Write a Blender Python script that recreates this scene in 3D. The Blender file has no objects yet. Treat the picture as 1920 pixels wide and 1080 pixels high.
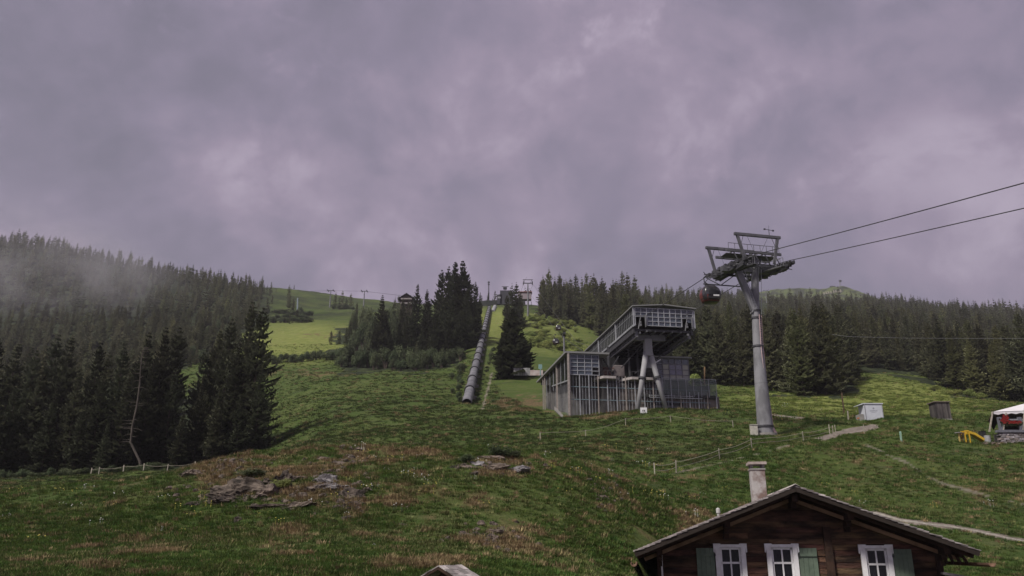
import bpy, math, random
import numpy as np
from mathutils import Vector, Matrix

# ------------------------------------------------------------ camera, sky, sun, exposure
scene = bpy.context.scene
COL = scene.collection
F0, PITCH = 1500.0, math.radians(18.0)
CP, SP = math.cos(PITCH), math.sin(PITCH)
cam = bpy.data.cameras.new('camera')
cam_ob = bpy.data.objects.new('camera', cam)
COL.objects.link(cam_ob)
cam.sensor_width = 36.0
cam.lens = 36.0 * F0 / 1920.0
cam.clip_start, cam.clip_end = 0.1, 8000.0
cam_ob.location = (0, 0, 0)
cam_ob.rotation_euler = (math.radians(90) + PITCH, 0, 0)
scene.camera = cam_ob

SUN_EL, SUN_AZ = math.radians(50), math.radians(-132)    # azimuth from +Y, clockwise: the sun stands high on the left
world = bpy.data.worlds.new('World')
scene.world = world
world.use_nodes = True
wn, wl = world.node_tree.nodes, world.node_tree.links
wn.clear()

def N(nodes, t, **kw):
    n = nodes.new(t)
    for k, v in kw.items():
        if k == 'inp':
            for i, val in v.items():
                n.inputs[i].default_value = val
        else:
            setattr(n, k, v)
    return n

BIG_OFF = (15.43, 9.89, 6.93)
def build_world():
    out = N(wn, 'ShaderNodeOutputWorld')
    bg = N(wn, 'ShaderNodeBackground')
    wl.new(bg.outputs[0], out.inputs[0])
    sky = N(wn, 'ShaderNodeTexSky', sky_type='NISHITA', sun_disc=False,
            sun_elevation=SUN_EL, sun_rotation=SUN_AZ, altitude=1500, dust_density=2.0)
    bg.inputs[1].default_value = 0.1
    tc = N(wn, 'ShaderNodeTexCoord')
    # cloud layer seen in perspective: direction / (height + k)
    sep = N(wn, 'ShaderNodeSeparateXYZ'); wl.new(tc.outputs['Generated'], sep.inputs[0])
    ad = N(wn, 'ShaderNodeMath', operation='MAXIMUM', inp={1: 0.0}); wl.new(sep.outputs[2], ad.inputs[0])
    ad2 = N(wn, 'ShaderNodeMath', operation='ADD', inp={1: 1.6}); wl.new(ad.outputs[0], ad2.inputs[0])
    cmb = N(wn, 'ShaderNodeCombineXYZ')
    for i in (0, 1, 2):
        d = N(wn, 'ShaderNodeMath', operation='DIVIDE')
        wl.new(sep.outputs[i], d.inputs[0]); wl.new(ad2.outputs[0], d.inputs[1]); wl.new(d.outputs[0], cmb.inputs[i])
    def noise(scale, detail, rough, dist, off):
        mp = N(wn, 'ShaderNodeMapping'); mp.inputs['Location'].default_value = off
        wl.new(cmb.outputs[0], mp.inputs[0])
        n = N(wn, 'ShaderNodeTexNoise', inp={'Scale': scale, 'Detail': detail, 'Roughness': rough, 'Distortion': dist})
        wl.new(mp.outputs[0], n.inputs['Vector'])
        return n.outputs[0]
    big = noise(4.3, 4, 0.55, 0.35, BIG_OFF)
    mid = noise(11.0, 10, 0.64, 0.25, (7.7, 2.2, 1.0))
    # wisps only where a mask noise lets them through
    fine = noise(26.0, 12, 0.68, 0.3, (1.7, 8.2, 3.0))
    wm = noise(6.5, 3, 0.5, 0.2, (5.3, 0.4, 2.0))
    def ramp(src, a, b, lo=0.0, hi=1.0):
        m = N(wn, 'ShaderNodeMapRange', interpolation_type='SMOOTHSTEP', inp={1: a, 2: b, 3: lo, 4: hi})
        wl.new(src, m.inputs[0]); return m.outputs[0]
    def op(o, a, b):
        m = N(wn, 'ShaderNodeMath', operation=o)
        for i, v in enumerate((a, b)):
            if isinstance(v, float): m.inputs[i].default_value = v
            else: wl.new(v, m.inputs[i])
        return m.outputs[0]
    wisp = op('MULTIPLY', ramp(wm, 0.50, 0.66), ramp(fine, 0.50, 0.78))
    s = op('MULTIPLY', ramp(big, 0.36, 0.64), 0.58)
    s = op('ADD', s, op('MULTIPLY', ramp(mid, 0.36, 0.66), 0.40))
    s = op('ADD', s, op('MULTIPLY', wisp, 0.50))
    s = op('ADD', s, ramp(sep.outputs[2], 0.62, 0.22, -0.10, 0.12))
    cr = N(wn, 'ShaderNodeValToRGB')
    e = cr.color_ramp.elements
    e[0].position = 0.0; e[0].color = (1.52, 1.47, 1.86, 1)
    e[1].position = 1.0; e[1].color = (4.4, 3.85, 4.55, 1)
    m_ = cr.color_ramp.elements.new(0.42); m_.color = (2.25, 2.02, 2.62, 1)
    m_ = cr.color_ramp.elements.new(0.7); m_.color = (3.0, 2.55, 3.22, 1)
    for el in cr.color_ramp.elements:
        el.color = (el.color[0] * WK, el.color[1] * WK * .97, el.color[2] * WK * 1.03, 1)
    wl.new(s, cr.inputs[0])
    mix = N(wn, 'ShaderNodeMix', data_type='RGBA', inp={0: 0.97})
    wl.new(sky.outputs[0], mix.inputs[6]); wl.new(cr.outputs[0], mix.inputs[7])
    wl.new(mix.outputs[2], bg.inputs[0])
WK = 0.52
build_world()
world.cycles.sampling_method = 'AUTOMATIC'

sun = bpy.data.lights.new('sun', 'SUN')
sun.energy, sun.angle, sun.color = 2.0, math.radians(10), (1.0, 0.95, 0.86)
sun_ob = bpy.data.objects.new('sun', sun)
COL.objects.link(sun_ob)
sd = Vector((math.sin(SUN_AZ) * math.cos(SUN_EL), math.cos(SUN_AZ) * math.cos(SUN_EL), math.sin(SUN_EL)))
sun_ob.rotation_euler = sd.to_track_quat('Z', 'Y').to_euler()
sun_ob.location = (-100, -50, 200)
vs = scene.view_settings
scene.display_settings.display_device = 'sRGB'
vs.view_transform, vs.look, vs.gamma, vs.use_curve_mapping = 'Standard', 'None', 1.0, False
vs.exposure = 1.1
scene.cycles.max_bounces = 5
scene.cycles.volume_bounces = 0
scene.cycles.transparent_max_bounces = 12

# ------------------------------------------------------------ helpers
rng = np.random.default_rng(7)
random.seed(7)

def ray(px, row):
    u, v = (px - 960) / F0, (540 - row) / F0
    return u, CP - v * SP, SP + v * CP
def at(px, row, Y):
    u, yc, zc = ray(px, row)
    return Vector((u / yc * Y, Y, zc / yc * Y))
def project(x, y, z):
    d = y * CP + z * SP
    return 960 + F0 * x / d, 540 - F0 * (-y * SP + z * CP) / d

MATS = {}
def mat(name, col, rough=0.8, col2=None, scale=4.0, detail=4, metal=0.0, bump=0.0, bscale=None, vary=0.0, spec=0.3, transl=0.0,
        coord='Object', stretch=None, lo=0.35, hi=0.65, alpha=None, transm=None):
    if name in MATS: return MATS[name]
    m = bpy.data.materials.new(name); m.use_nodes = True
    nt = m.node_tree; n, l = nt.nodes, nt.links
    b = n['Principled BSDF']
    b.inputs['Roughness'].default_value = rough
    b.inputs['Metallic'].default_value = metal
    b.inputs['Specular IOR Level'].default_value = spec
    tc = N(n, 'ShaderNodeTexCoord'); src = tc.outputs[coord]
    if stretch:
        mp = N(n, 'ShaderNodeMapping'); mp.inputs['Scale'].default_value = stretch
        l.new(src, mp.inputs[0]); src = mp.outputs[0]
    cr = N(n, 'ShaderNodeValToRGB')
    c2 = col2 or tuple(c * 0.7 for c in col)
    cr.color_ramp.elements[0].position = lo; cr.color_ramp.elements[0].color = (*c2, 1)
    cr.color_ramp.elements[1].position = hi; cr.color_ramp.elements[1].color = (*col, 1)
    nz = N(n, 'ShaderNodeTexNoise', inp={'Scale': scale, 'Detail': detail, 'Roughness': 0.6})
    l.new(src, nz.inputs['Vector']); l.new(nz.outputs[0], cr.inputs[0])
    csrc = cr.outputs[0]
    if vary:
        oi = N(n, 'ShaderNodeObjectInfo')
        hs = N(n, 'ShaderNodeHueSaturation')
        mr = N(n, 'ShaderNodeMapRange', inp={1: 0, 2: 1, 3: 1 - vary, 4: 1 + vary}); l.new(oi.outputs['Random'], mr.inputs[0])
        l.new(mr.outputs[0], hs.inputs['Value'])
        m3 = N(n, 'ShaderNodeMath', operation='MULTIPLY', inp={1: 7.31}); l.new(oi.outputs['Random'], m3.inputs[0])
        m4 = N(n, 'ShaderNodeMath', operation='FRACT'); l.new(m3.outputs[0], m4.inputs[0])
        mr2 = N(n, 'ShaderNodeMapRange', inp={1: 0, 2: 1, 3: 0.5 - vary * 0.06, 4: 0.5 + vary * 0.06}); l.new(m4.outputs[0], mr2.inputs[0])
        l.new(mr2.outputs[0], hs.inputs['Hue'])
        l.new(csrc, hs.inputs['Color']); csrc = hs.outputs[0]
    l.new(csrc, b.inputs['Base Color'])
    if bump:
        nb = N(n, 'ShaderNodeTexNoise', inp={'Scale': bscale or scale * 3, 'Detail': 5, 'Roughness': 0.6})
        l.new(src, nb.inputs['Vector'])
        bp = N(n, 'ShaderNodeBump', inp={'Strength': min(1.0, bump), 'Distance': 0.05 * max(1, bump)})
        l.new(nb.outputs[0], bp.inputs['Height']); l.new(bp.outputs[0], b.inputs['Normal'])
    if alpha is not None: b.inputs['Alpha'].default_value = alpha
    if transm is not None: b.inputs['Transmission Weight'].default_value = transm
    if transl:
        tr = N(n, 'ShaderNodeBsdfTranslucent'); l.new(csrc, tr.inputs[0]); mx = N(n, 'ShaderNodeMixShader', inp={0: transl})
        l.new(b.outputs[0], mx.inputs[1]); l.new(tr.outputs[0], mx.inputs[2]); l.new(mx.outputs[0], n['Material Output'].inputs[0])
    MATS[name] = m
    return m

class MB:
    def __init__(s): s.v, s.f, s.n = [], [], 0
    def add(s, vs, fs):
        vs = np.asarray(vs, float).reshape(-1, 3)
        s.v.append(vs)
        n = s.n
        s.f.extend([tuple(i + n for i in f) for f in fs]); s.n += len(vs); return s
    def hexa(s, p):   # 8 points: bottom 4 (ccw), top 4
        return s.add(p, [(3, 2, 1, 0), (4, 5, 6, 7), (0, 1, 5, 4), (1, 2, 6, 5), (2, 3, 7, 6), (3, 0, 4, 7)])
    def box(s, c, size, X=(1, 0, 0), Y=(0, 1, 0), Z=(0, 0, 1)):
        c = np.array(c, float); X, Y, Z = (np.array(a, float) for a in (X, Y, Z)); hx, hy, hz = (q / 2 for q in size)
        return s.hexa([c + X * a * hx + Y * b * hy + Z * d * hz for d in (-1, 1) for a, b in ((-1, -1), (1, -1), (1, 1), (-1, 1))])
    def bar(s, a, b, w, h=None, up=(0, 0, 1)):   # box beam between two points
        a, b = np.array(a, float), np.array(b, float); h = h or w
        d = b - a; L = np.linalg.norm(d) or 1e-6; d /= L
        u = np.array(up, float)
        if abs(d @ u) > 0.98: u = np.array((0, 1.0, 0))
        x = np.cross(d, u); x /= np.linalg.norm(x); z = np.cross(x, d)
        return s.box((a + b) / 2, (L, w, h), d, x, z)
    def tube(s, pts, r, n=8, cap=True):
        pts = [np.array(p, float) for p in pts]; k = len(pts)
        rs = [r] * k if np.isscalar(r) else list(r)
        vs = []; prev = None
        for i, p in enumerate(pts):
            d = (pts[min(i + 1, k - 1)] - pts[max(i - 1, 0)]); d /= (np.linalg.norm(d) or 1)
            if prev is None:
                u = np.array((0, 0, 1.0)) if abs(d[2]) < 0.9 else np.array((1.0, 0, 0))
            else: u = prev
            x = np.cross(d, u); x /= (np.linalg.norm(x) or 1); u2 = np.cross(x, d); prev = u2
            for j in range(n):
                t = 2 * math.pi * j / n
                vs.append(p + rs[i] * (math.cos(t) * x + math.sin(t) * u2))
        fs = [(i * n + j, i * n + (j + 1) % n, (i + 1) * n + (j + 1) % n, (i + 1) * n + j) for i in range(k - 1) for j in range(n)]
        if cap: fs += [tuple(range(n - 1, -1, -1)), tuple((k - 1) * n + j for j in range(n))]
        return s.add(vs, fs)
    def slab(s, loop, off):   # polygon loop extruded by a vector
        lp = [np.array(p, float) for p in loop]; off = np.array(off, float); n = len(lp)
        return s.add(lp + [p + off for p in lp], [tuple(range(n))] + [tuple(range(2 * n - 1, n - 1, -1))] +
                     [(i, (i + 1) % n, n + (i + 1) % n, n + i) for i in range(n)])
    def mesh(s, name, m=None, smooth=False):
        me = bpy.data.meshes.new(name)
        v = np.concatenate(s.v) if s.v else np.zeros((0, 3))
        me.from_pydata(v.tolist(), [], s.f)
        if m: me.materials.append(m)
        if smooth: me.shade_smooth()
        me.update(); return me
    def obj(s, name, m, parent=None, smooth=False, fix=True):
        me = s.mesh(name, m, smooth)
        o = bpy.data.objects.new(name, me); COL.objects.link(o)
        if parent is not None:
            o.parent = parent
            if fix:   # world coordinates -> parent's space (parent = unrotated Empty or a child of one)
                off = Vector((0, 0, 0)); q = parent
                while q is not None: off += q.location; q = q.parent
                me.transform(Matrix.Translation(-off))
        return o

def bevel(o, w, seg=1):
    md = o.modifiers.new('bevel', 'BEVEL'); md.width = w; md.segments = seg; md.limit_method = 'ANGLE'
    return o
def tag(o, label=None, cat=None, group=None, kind=None):
    if label: o['label'] = label
    if cat: o['category'] = cat
    if group: o['group'] = group
    if kind: o['kind'] = kind
    return o
def thing(name, label, cat, loc=(0, 0, 0), group=None):
    o = bpy.data.objects.new(name, None); COL.objects.link(o)
    o.empty_display_size = 0.5
    o.location = loc
    return tag(o, label, cat, group)

# ------------------------------------------------------------ noise
def _hash(ix, iy, seed):
    h = (ix.astype(np.int64) * 374761393 + iy.astype(np.int64) * 668265263 + seed * 1274126177) & 0xffffffff
    h = ((h ^ (h >> 13)) * 1274126177) & 0xffffffff
    return ((h ^ (h >> 16)) & 0xffff) / 65535.0
def vnoise(x, y, seed=0):
    ix, iy = np.floor(x), np.floor(y); fx, fy = x - ix, y - iy
    fx, fy = fx * fx * (3 - 2 * fx), fy * fy * (3 - 2 * fy)
    a, b = _hash(ix, iy, seed), _hash(ix + 1, iy, seed)
    c, d = _hash(ix, iy + 1, seed), _hash(ix + 1, iy + 1, seed)
    return (a + (b - a) * fx) * (1 - fy) + (c + (d - c) * fx) * fy
def fbm(x, y, seed=0, oct=4):
    t = np.zeros_like(x); a = 0.5
    for i in range(oct):
        t += a * (vnoise(x * 2 ** i, y * 2 ** i, seed + i * 17) * 2 - 1); a *= 0.5
    return t

# ------------------------------------------------------------ terrain: at each distance, the row its ground shows at
def L(*kv): return list(zip(kv[0::2], kv[1::2]))
LAY = {
 22: L(-300,1088, 0,1085, 500,1083, 900,1090, 1100,1130, 1300,1300, 1500,1320, 2200,1320),
 31: L(-300,1040, 0,1035, 300,1020, 600,1000, 900,1010, 1100,1050, 1250,1130, 1400,1190, 1900,1200, 2200,1190),
 40: L(-300,985, 0,970, 300,935, 480,905, 620,888, 760,888, 900,892, 1000,905, 1150,968, 1250,1035, 1400,1095, 1600,1105, 1900,1090, 2200,1080),
 50: L(-300,945, 0,927, 250,909, 330,889, 480,855, 620,840, 760,839, 900,843, 1000,850, 1150,885, 1240,925, 1400,968, 1700,985, 1920,1012, 2200,1030),
 62: L(-300,972, 0,953, 250,934, 330,918, 480,890, 620,868, 760,863, 900,862, 1000,858, 1150,872, 1240,889, 1350,884, 1437,882, 1600,903, 1800,915, 1920,925, 2200,930),
 75: L(-300,960, 0,936, 250,916, 330,907, 480,880, 620,862, 760,854, 900,850, 1000,842, 1150,840, 1240,848, 1350,843, 1437,836, 1500,834, 1600,843, 1700,853, 1800,862, 1920,868, 2200,870),
 90: L(-300,940, 0,912, 250,894, 330,888, 480,866, 620,836, 760,825, 900,820, 1000,815, 1150,811, 1240,813, 1350,815, 1437,817, 1500,813, 1600,806, 1700,815, 1800,822, 1920,819, 2200,819),
 110: L(-300,925, 0,905, 250,887, 400,872, 500,854, 620,812, 760,802, 900,797, 1000,792, 1080,786, 1150,777, 1200,771, 1260,771, 1340,776, 1437,782, 1600,787, 1765,783, 1920,786, 2200,786),
 130: L(-300,915, 0,900, 250,880, 450,864, 500,838, 620,788, 760,782, 900,776, 1000,774, 1060,774, 1150,768, 1240,763, 1340,768, 1437,768, 1600,770, 1765,766, 1920,770, 2200,772),
 160: L(-300,880, 0,872, 250,852, 450,830, 520,790, 620,755, 760,750, 875,750, 1000,752, 1150,746, 1300,745, 1440,742, 1600,751, 1750,754, 1850,764, 1920,767, 2200,770),
 200: L(-300,830, 0,825, 250,800, 450,770, 520,742, 620,713, 760,710, 875,710, 1000,700, 1150,698, 1300,715, 1440,722, 1600,720, 1720,728, 1850,745, 1920,752, 2200,756),
 240: L(-300,790, 0,780, 250,750, 450,715, 520,699, 620,683, 760,688, 850,680, 900,672, 1000,665, 1100,672, 1300,690, 1440,702, 1600,698, 1720,711, 1850,730, 1920,738, 2200,742),
 320: L(-300,740, 0,725, 250,690, 420,665, 520,652, 620,650, 700,650, 850,640, 900,630, 950,628, 1000,632, 1100,645, 1300,660, 1440,665, 1600,665, 1920,700, 2200,710),
 400: L(-300,680, 0,670, 250,645, 420,628, 520,618, 620,617, 700,620, 850,606, 917,598, 1000,588, 1060,602, 1150,618, 1300,640, 1440,645, 1600,645, 1920,672, 2200,682),
 480: L(-300,610, 0,600, 250,592, 420,603, 500,598, 620,597, 760,592, 850,586, 917,576, 985,576, 1060,586, 1150,600, 1300,620, 1440,625, 1600,625, 1920,652, 2200,662),
 650: L(-300,440, 0,457, 100,475, 200,495, 300,517, 400,538, 500,552, 560,570, 620,572, 700,577, 760,580, 850,580, 917,571, 985,571, 1060,576, 1200,588, 1300,594, 1440,598, 1600,600, 1920,625, 2200,635),
 850: L(-300,460, 0,480, 200,515, 400,546, 500,545, 560,546, 620,550, 690,563, 745,571, 850,580, 985,580, 1060,578, 1200,573, 1300,571, 1440,574, 1600,580, 1920,603, 2200,610),
 1100: L(-300,520, 0,530, 400,580, 560,580, 700,592, 900,600, 1060,600, 1200,590, 1300,573, 1400,568, 1500,567, 1650,577, 1800,592, 1920,601, 2200,612),
 1500: L(-300,600, 0,600, 900,620, 1100,605, 1300,590, 1400,573, 1440,568, 1600,575, 1700,595, 1920,615, 2200,625),
 1850: L(-300,640, 0,640, 900,640, 1200,612, 1300,590, 1400,565, 1430,559, 1470,556, 1500,554, 1520,556, 1548,555, 1575,548, 1595,552, 1620,560, 1660,576, 1750,604, 1920,628, 2200,652),
 2000: L(-300,640, 0,640, 900,640, 1200,610, 1300,585, 1400,556, 1430,550, 1470,547, 1500,545, 1520,547, 1548,547, 1575,539, 1595,543, 1620,552, 1660,570, 1750,600, 1920,625, 2200,650),
 2600: L(-300,700, 2200,700),
}
SG = np.linspace(-1.3, 1.3, 1301)
LY = [-120.0, 2.0, 9.0, 15.0] + sorted(LAY)
ZT = np.zeros((len(LY), len(SG)))
ZT[0], ZT[1], ZT[2], ZT[3] = -18, -6.6, -4.6, -3.2
ZT[3] += -1.2 * (SG > 0.25)
for i, Y in enumerate(sorted(LAY)):
    s_, z_ = [], []
    for px, row in LAY[Y]:
        p = at(px, row, 1.0); s_.append(p.x); z_.append(p.z)
    z = np.interp(SG, s_, z_)
    sig = 0.010 if Y >= 1500 else 0.022
    k = np.exp(-0.5 * (np.arange(-60, 61) * 0.002 / sig) ** 2); k /= k.sum()
    z = np.convolve(np.pad(z, 60, mode='edge'), k, mode='valid')
    ZT[i + 4] = z * Y
YW = lambda y: np.log(np.maximum(y, -119.9) + 125.0)      # warped distance
WX = YW(np.array(LY))
WG = np.linspace(WX[0], WX[-1], 1600)
def pchip(x, Yv, xg):
    h = np.diff(x)[:, None]; d = np.diff(Yv, axis=0) / h
    m = np.zeros_like(Yv)
    w1, w2 = 2 * h[1:] + h[:-1], h[1:] + 2 * h[:-1]
    same = d[:-1] * d[1:] > 0
    with np.errstate(divide='ignore', invalid='ignore'):
        hm = (w1 + w2) / (w1 / d[:-1] + w2 / d[1:])
    m[1:-1] = np.where(same, hm, 0); m[0], m[-1] = d[0], d[-1]
    i = np.clip(np.searchsorted(x, xg) - 1, 0, len(x) - 2)
    H_ = h[i]; t = ((xg - x[i])[:, None]) / H_
    return ((1 + 2 * t) * (1 - t) ** 2 * Yv[i] + t * (1 - t) ** 2 * H_ * m[i] + t * t * (3 - 2 * t) * Yv[i + 1] + t * t * (t - 1) * H_ * m[i + 1])
ZG = pchip(WX, ZT, WG)
def sof(x, y): return x / np.maximum(y, 15.0)
def H(x, y, fine=True):
    x, y = np.asarray(x, float), np.asarray(y, float)
    s = np.clip(sof(x, y), -1.299, 1.299); w = np.clip(YW(y), WX[0], WX[-1] - 1e-6)
    a = (s + 1.3) / 2.6 * (len(SG) - 1); b = (w - WG[0]) / (WG[-1] - WG[0]) * (len(WG) - 1)
    i, j = np.clip(a.astype(int), 0, len(SG) - 2), np.clip(b.astype(int), 0, len(WG) - 2)
    fa, fb = a - i, b - j
    z = (ZG[j, i] * (1 - fa) + ZG[j, i + 1] * fa) * (1 - fb) + (ZG[j + 1, i] * (1 - fa) + ZG[j + 1, i + 1] * fa) * fb
    if fine:
        yy = np.maximum(y, 10)
        z = z + fbm(x / 9, y / 9, 3, 3) * np.clip(yy / 120, 0.18, 0.75) + fbm(x / 40, y / 40, 9, 3) * np.clip((yy - 60) / 150, 0, 2.2)
        z = z + np.clip((yy - 450) / 400, 0, 1) * fbm(x / 90, y / 90, 12, 4) * 4 + np.clip((yy - 1300) / 400, 0, 1) * fbm(x / 28, y / 28, 14, 4) * 7
        # hummocky ground over the rocky knoll in front
        kn = np.exp(-((x + 12.5) / 9) ** 2 - ((y - 45) / 7) ** 2) + 0.6 * np.exp(-((x + 2.0) / 5) ** 2 - ((y - 47) / 4) ** 2)
        z = z + kn * (0.50 * fbm(x / 2.2, y / 2.2, 31, 4) + 0.34 * np.abs(fbm(x / 0.9, y / 0.9, 33, 3)))
        z = z + 0.36 * fbm(x / 30, y / 7, 15, 3) * np.clip((yy - 60) / 60, 0, 1) * np.clip((420 - yy) / 100, 0, 1)
        tt = np.clip((y - 155) / 315, -.02, 1.04)      # trench the steel pipe lies in
        w_ = np.exp(-((x - (PIPE_A[0] + (PIPE_B[0] - PIPE_A[0]) * tt)) / (4 + 4 * tt)) ** 4) * np.clip((y - 148) / 7, 0, 1) * np.clip((482 - y) / 8, 0, 1)
        z = z + w_ * (PIPE_A[1] + (PIPE_B[1] - PIPE_A[1]) * tt - 1.75 - z)
        z = z + np.clip(1.4 - yy / 70, 0, 1) * 0.05 * fbm(x / 0.8, y / 0.8, 41, 3)
    return z
PIPE_A = (at(875, 757, 155).x, at(875, 757, 155).z); PIPE_B = (at(917.5, 577, 470).x, at(917.5, 577, 470).z)
def h1(x, y): return float(H(np.array([x]), np.array([y]))[0])
def ground(px, row, ymin=20, ymax=2500):
    """first point where the sight line through a pixel meets the ground"""
    u, yc, zc = ray(px, row)
    ys = np.exp(np.linspace(math.log(ymin), math.log(ymax), 3000))
    d = ys * zc / yc - H(ys * u / yc, ys)
    k = np.where(d < 0)[0]
    Y = ys[k[0]] if len(k) else ymax
    return Vector((u / yc * Y, Y, h1(u / yc * Y, Y)))
def foot(px, Y, row=800):
    u, yc, zc = ray(px, row)
    x = u / yc * Y
    z = h1(x, Y)
    px2, r2 = project(x, Y, z)      # correct x so the foot stands in that pixel column
    u2, yc2, _ = ray(px, r2)
    x = u2 / yc2 * Y
    return Vector((x, Y, h1(x, Y)))

# ---- terrain mesh
EL = lambda px, row, cx, cy, rx, ry: np.clip(1.6 - np.sqrt(((px - cx) / rx) ** 2 + ((row - cy) / ry) ** 2) * 1.2, 0, 1)
def seg_d(px, row, pts):
    d = np.full(px.shape, 1e9)
    for (x0, y0), (x1, y1) in zip(pts[:-1], pts[1:]):
        t = np.clip(((px - x0) * (x1 - x0) + (row - y0) * (y1 - y0)) / ((x1 - x0) ** 2 + (y1 - y0) ** 2), 0, 1)
        d = np.minimum(d, np.hypot(px - x0 - t * (x1 - x0), (row - y0 - t * (y1 - y0)) * 1.6))
    return d
def masks(x, y, z):
    px, row = project(x, np.maximum(y, 12), z)
    n1 = fbm(x / 6, y / 6, 51, 4); n2 = fbm(x / 1.6, y / 1.6, 61, 4); n3 = fbm(x / 25, y / 25, 71, 3)
    near = np.clip((75 - y) / 20, 0, 1)
    dry = np.maximum.reduce([EL(px, row, 560, 905, 150, 42), EL(px, row, 430, 880, 90, 22), 0.8 * EL(px, row, 650, 860, 110, 22),
                             0.9 * EL(px, row, 945, 872, 65, 24), 0.65 * EL(px, row, 1135, 920, 36, 32), 0.7 * EL(px, row, 920, 1010, 95, 26),
                             0.55 * EL(px, row, 230, 1020, 130, 26), 0.6 * EL(px, row, 760, 850, 120, 12), 0.5 * EL(px, row, 1290, 985, 40, 40), 0.4 * EL(px, row, 750, 985, 90, 40)]) * near
    far_dry = np.maximum.reduce([0.75 * EL(px, row, 985, 758, 60, 16), 0.5 * EL(px, row, 1130, 778, 80, 7), 0.5 * EL(px, row, 620, 628, 60, 6), 0.35 * EL(px, row, 560, 700, 110, 8)]) * (y > 100)
    dry = np.clip(np.maximum(dry, far_dry) + 0.1, 0, 1)
    dry = np.clip(dry * 1.5 + n2 * 2.4 + n1 * 0.9 - 0.72, 0, 1)
    dry = np.where((y > 75) & (far_dry < 0.05), dry * 0.3, dry)
    sun_patch = np.maximum.reduce([EL(px, row, 560, 640, 130, 40) * ((y > 235) & (y < 470)), EL(px, row, 930, 610, 22, 45) * (y > 250) * (y < 520), 0.9 * EL(px, row, 890, 600, 25, 50) * (y > 250) * (y < 520),
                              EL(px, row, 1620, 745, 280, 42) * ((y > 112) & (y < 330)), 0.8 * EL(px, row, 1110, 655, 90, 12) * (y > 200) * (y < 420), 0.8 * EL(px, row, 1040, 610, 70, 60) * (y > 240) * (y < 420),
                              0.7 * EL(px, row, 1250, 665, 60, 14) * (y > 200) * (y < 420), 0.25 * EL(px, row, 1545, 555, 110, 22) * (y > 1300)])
    sun_patch = np.clip(sun_patch * (1 + n3 * 0.4) + n1 * 0.1 * (sun_patch > 0.05), 0, 1)  # patches of sunlight painted into the meadow colour
    px0, y0_ = px, y
    px = px + 45 * n3 + 25 * n1; y = y * (1 + .18 * n1)
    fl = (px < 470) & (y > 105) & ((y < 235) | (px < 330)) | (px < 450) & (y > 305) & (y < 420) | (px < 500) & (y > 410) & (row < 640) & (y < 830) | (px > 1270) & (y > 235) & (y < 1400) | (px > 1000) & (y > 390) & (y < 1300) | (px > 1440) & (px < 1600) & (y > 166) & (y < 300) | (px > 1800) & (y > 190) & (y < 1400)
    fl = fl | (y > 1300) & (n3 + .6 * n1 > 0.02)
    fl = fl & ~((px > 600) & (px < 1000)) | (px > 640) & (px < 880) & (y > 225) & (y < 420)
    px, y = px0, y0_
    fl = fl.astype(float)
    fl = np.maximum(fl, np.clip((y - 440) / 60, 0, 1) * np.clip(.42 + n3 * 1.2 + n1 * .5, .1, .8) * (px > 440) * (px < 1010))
    path = np.zeros_like(x)
    path = np.maximum(path, (seg_d(px, row, [(1545, 822), (1575, 812), (1610, 806), (1640, 800)]) < 7 + 5 * n2) * (y > 60) * (y < 120))
    path = np.maximum(path, (seg_d(px, row, [(1440, 778), (1480, 782), (1508, 784)]) < 2.5 + 2 * n2) * (y > 60) * (y < 140))
    path = np.maximum(path, 0.6 * (seg_d(px, row, [(1625, 835), (1700, 868), (1760, 905), (1850, 930), (1925, 948)]) < 3.0 + 7 * n2) * (y > 48) * (y < 100))
    path = np.maximum(path, 0.7 * (seg_d(px, row, [(905, 765), (915, 730), (922, 700)]) < 2 + 3 * n2) * (y > 100) * (y < 260))
    path = np.maximum(path, 0.55 * (seg_d(px, row, [(1245, 892), (1350, 868), (1420, 852), (1510, 825), (1560, 815)]) < 1.5 + 5 * n2) * (y > 50) * (y < 95))
    path = np.maximum(path, (seg_d(px, row, [(1640, 962), (1690, 976), (1740, 983), (1780, 987), (1830, 996), (1880, 1007), (1960, 1022)]) < 7) * (y > 38) * (y < 62))
    return dry, sun_patch, fl, path.astype(float)

def build_terrain():
    ly = np.concatenate([np.linspace(-60, 8, 18), np.exp(np.linspace(math.log(9.5), math.log(2600), 640))])
    g = np.linspace(-1, 1, 760)
    ss = 1.25 * np.sign(g) * (0.62 * np.abs(g) + 0.38 * np.abs(g) ** 3)
    S, YY = np.meshgrid(ss, ly)
    X = S * np.maximum(YY, 15.0)
    Z = H(X, YY)
    Z = np.where(YY > 2590, Z - 60, Z)
    nr, nc = X.shape
    v = np.stack([X, YY, Z], -1).reshape(-1, 3)
    idx = np.arange(nr * nc).reshape(nr, nc)
    q = np.stack([idx[:-1, :-1], idx[:-1, 1:], idx[1:, 1:], idx[1:, :-1]], -1).reshape(-1, 4)
    me = bpy.data.meshes.new('meadow_ground')
    me.vertices.add(len(v)); me.vertices.foreach_set('co', v.ravel())
    me.loops.add(q.size); me.loops.foreach_set('vertex_index', q.ravel())
    me.polygons.add(len(q)); me.polygons.foreach_set('loop_start', np.arange(0, q.size, 4)); me.polygons.foreach_set('loop_total', np.full(len(q), 4))
    me.update(calc_edges=True)
    me.shade_smooth()
    dry, sun_patch, fl, path = masks(v[:, 0], v[:, 1], v[:, 2])
    ca = me.color_attributes.new('cover', 'FLOAT_COLOR', 'POINT')
    ca.data.foreach_set('color', np.stack([dry, sun_patch, fl, path], -1).astype(np.float32).ravel())
    o = bpy.data.objects.new('ground', me); COL.objects.link(o)
    tag(o, 'green alpine meadow slope rising from the front knoll to the wooded ridges', 'ground', kind='structure')
    me.materials.append(ground_mat())
    return o

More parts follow.
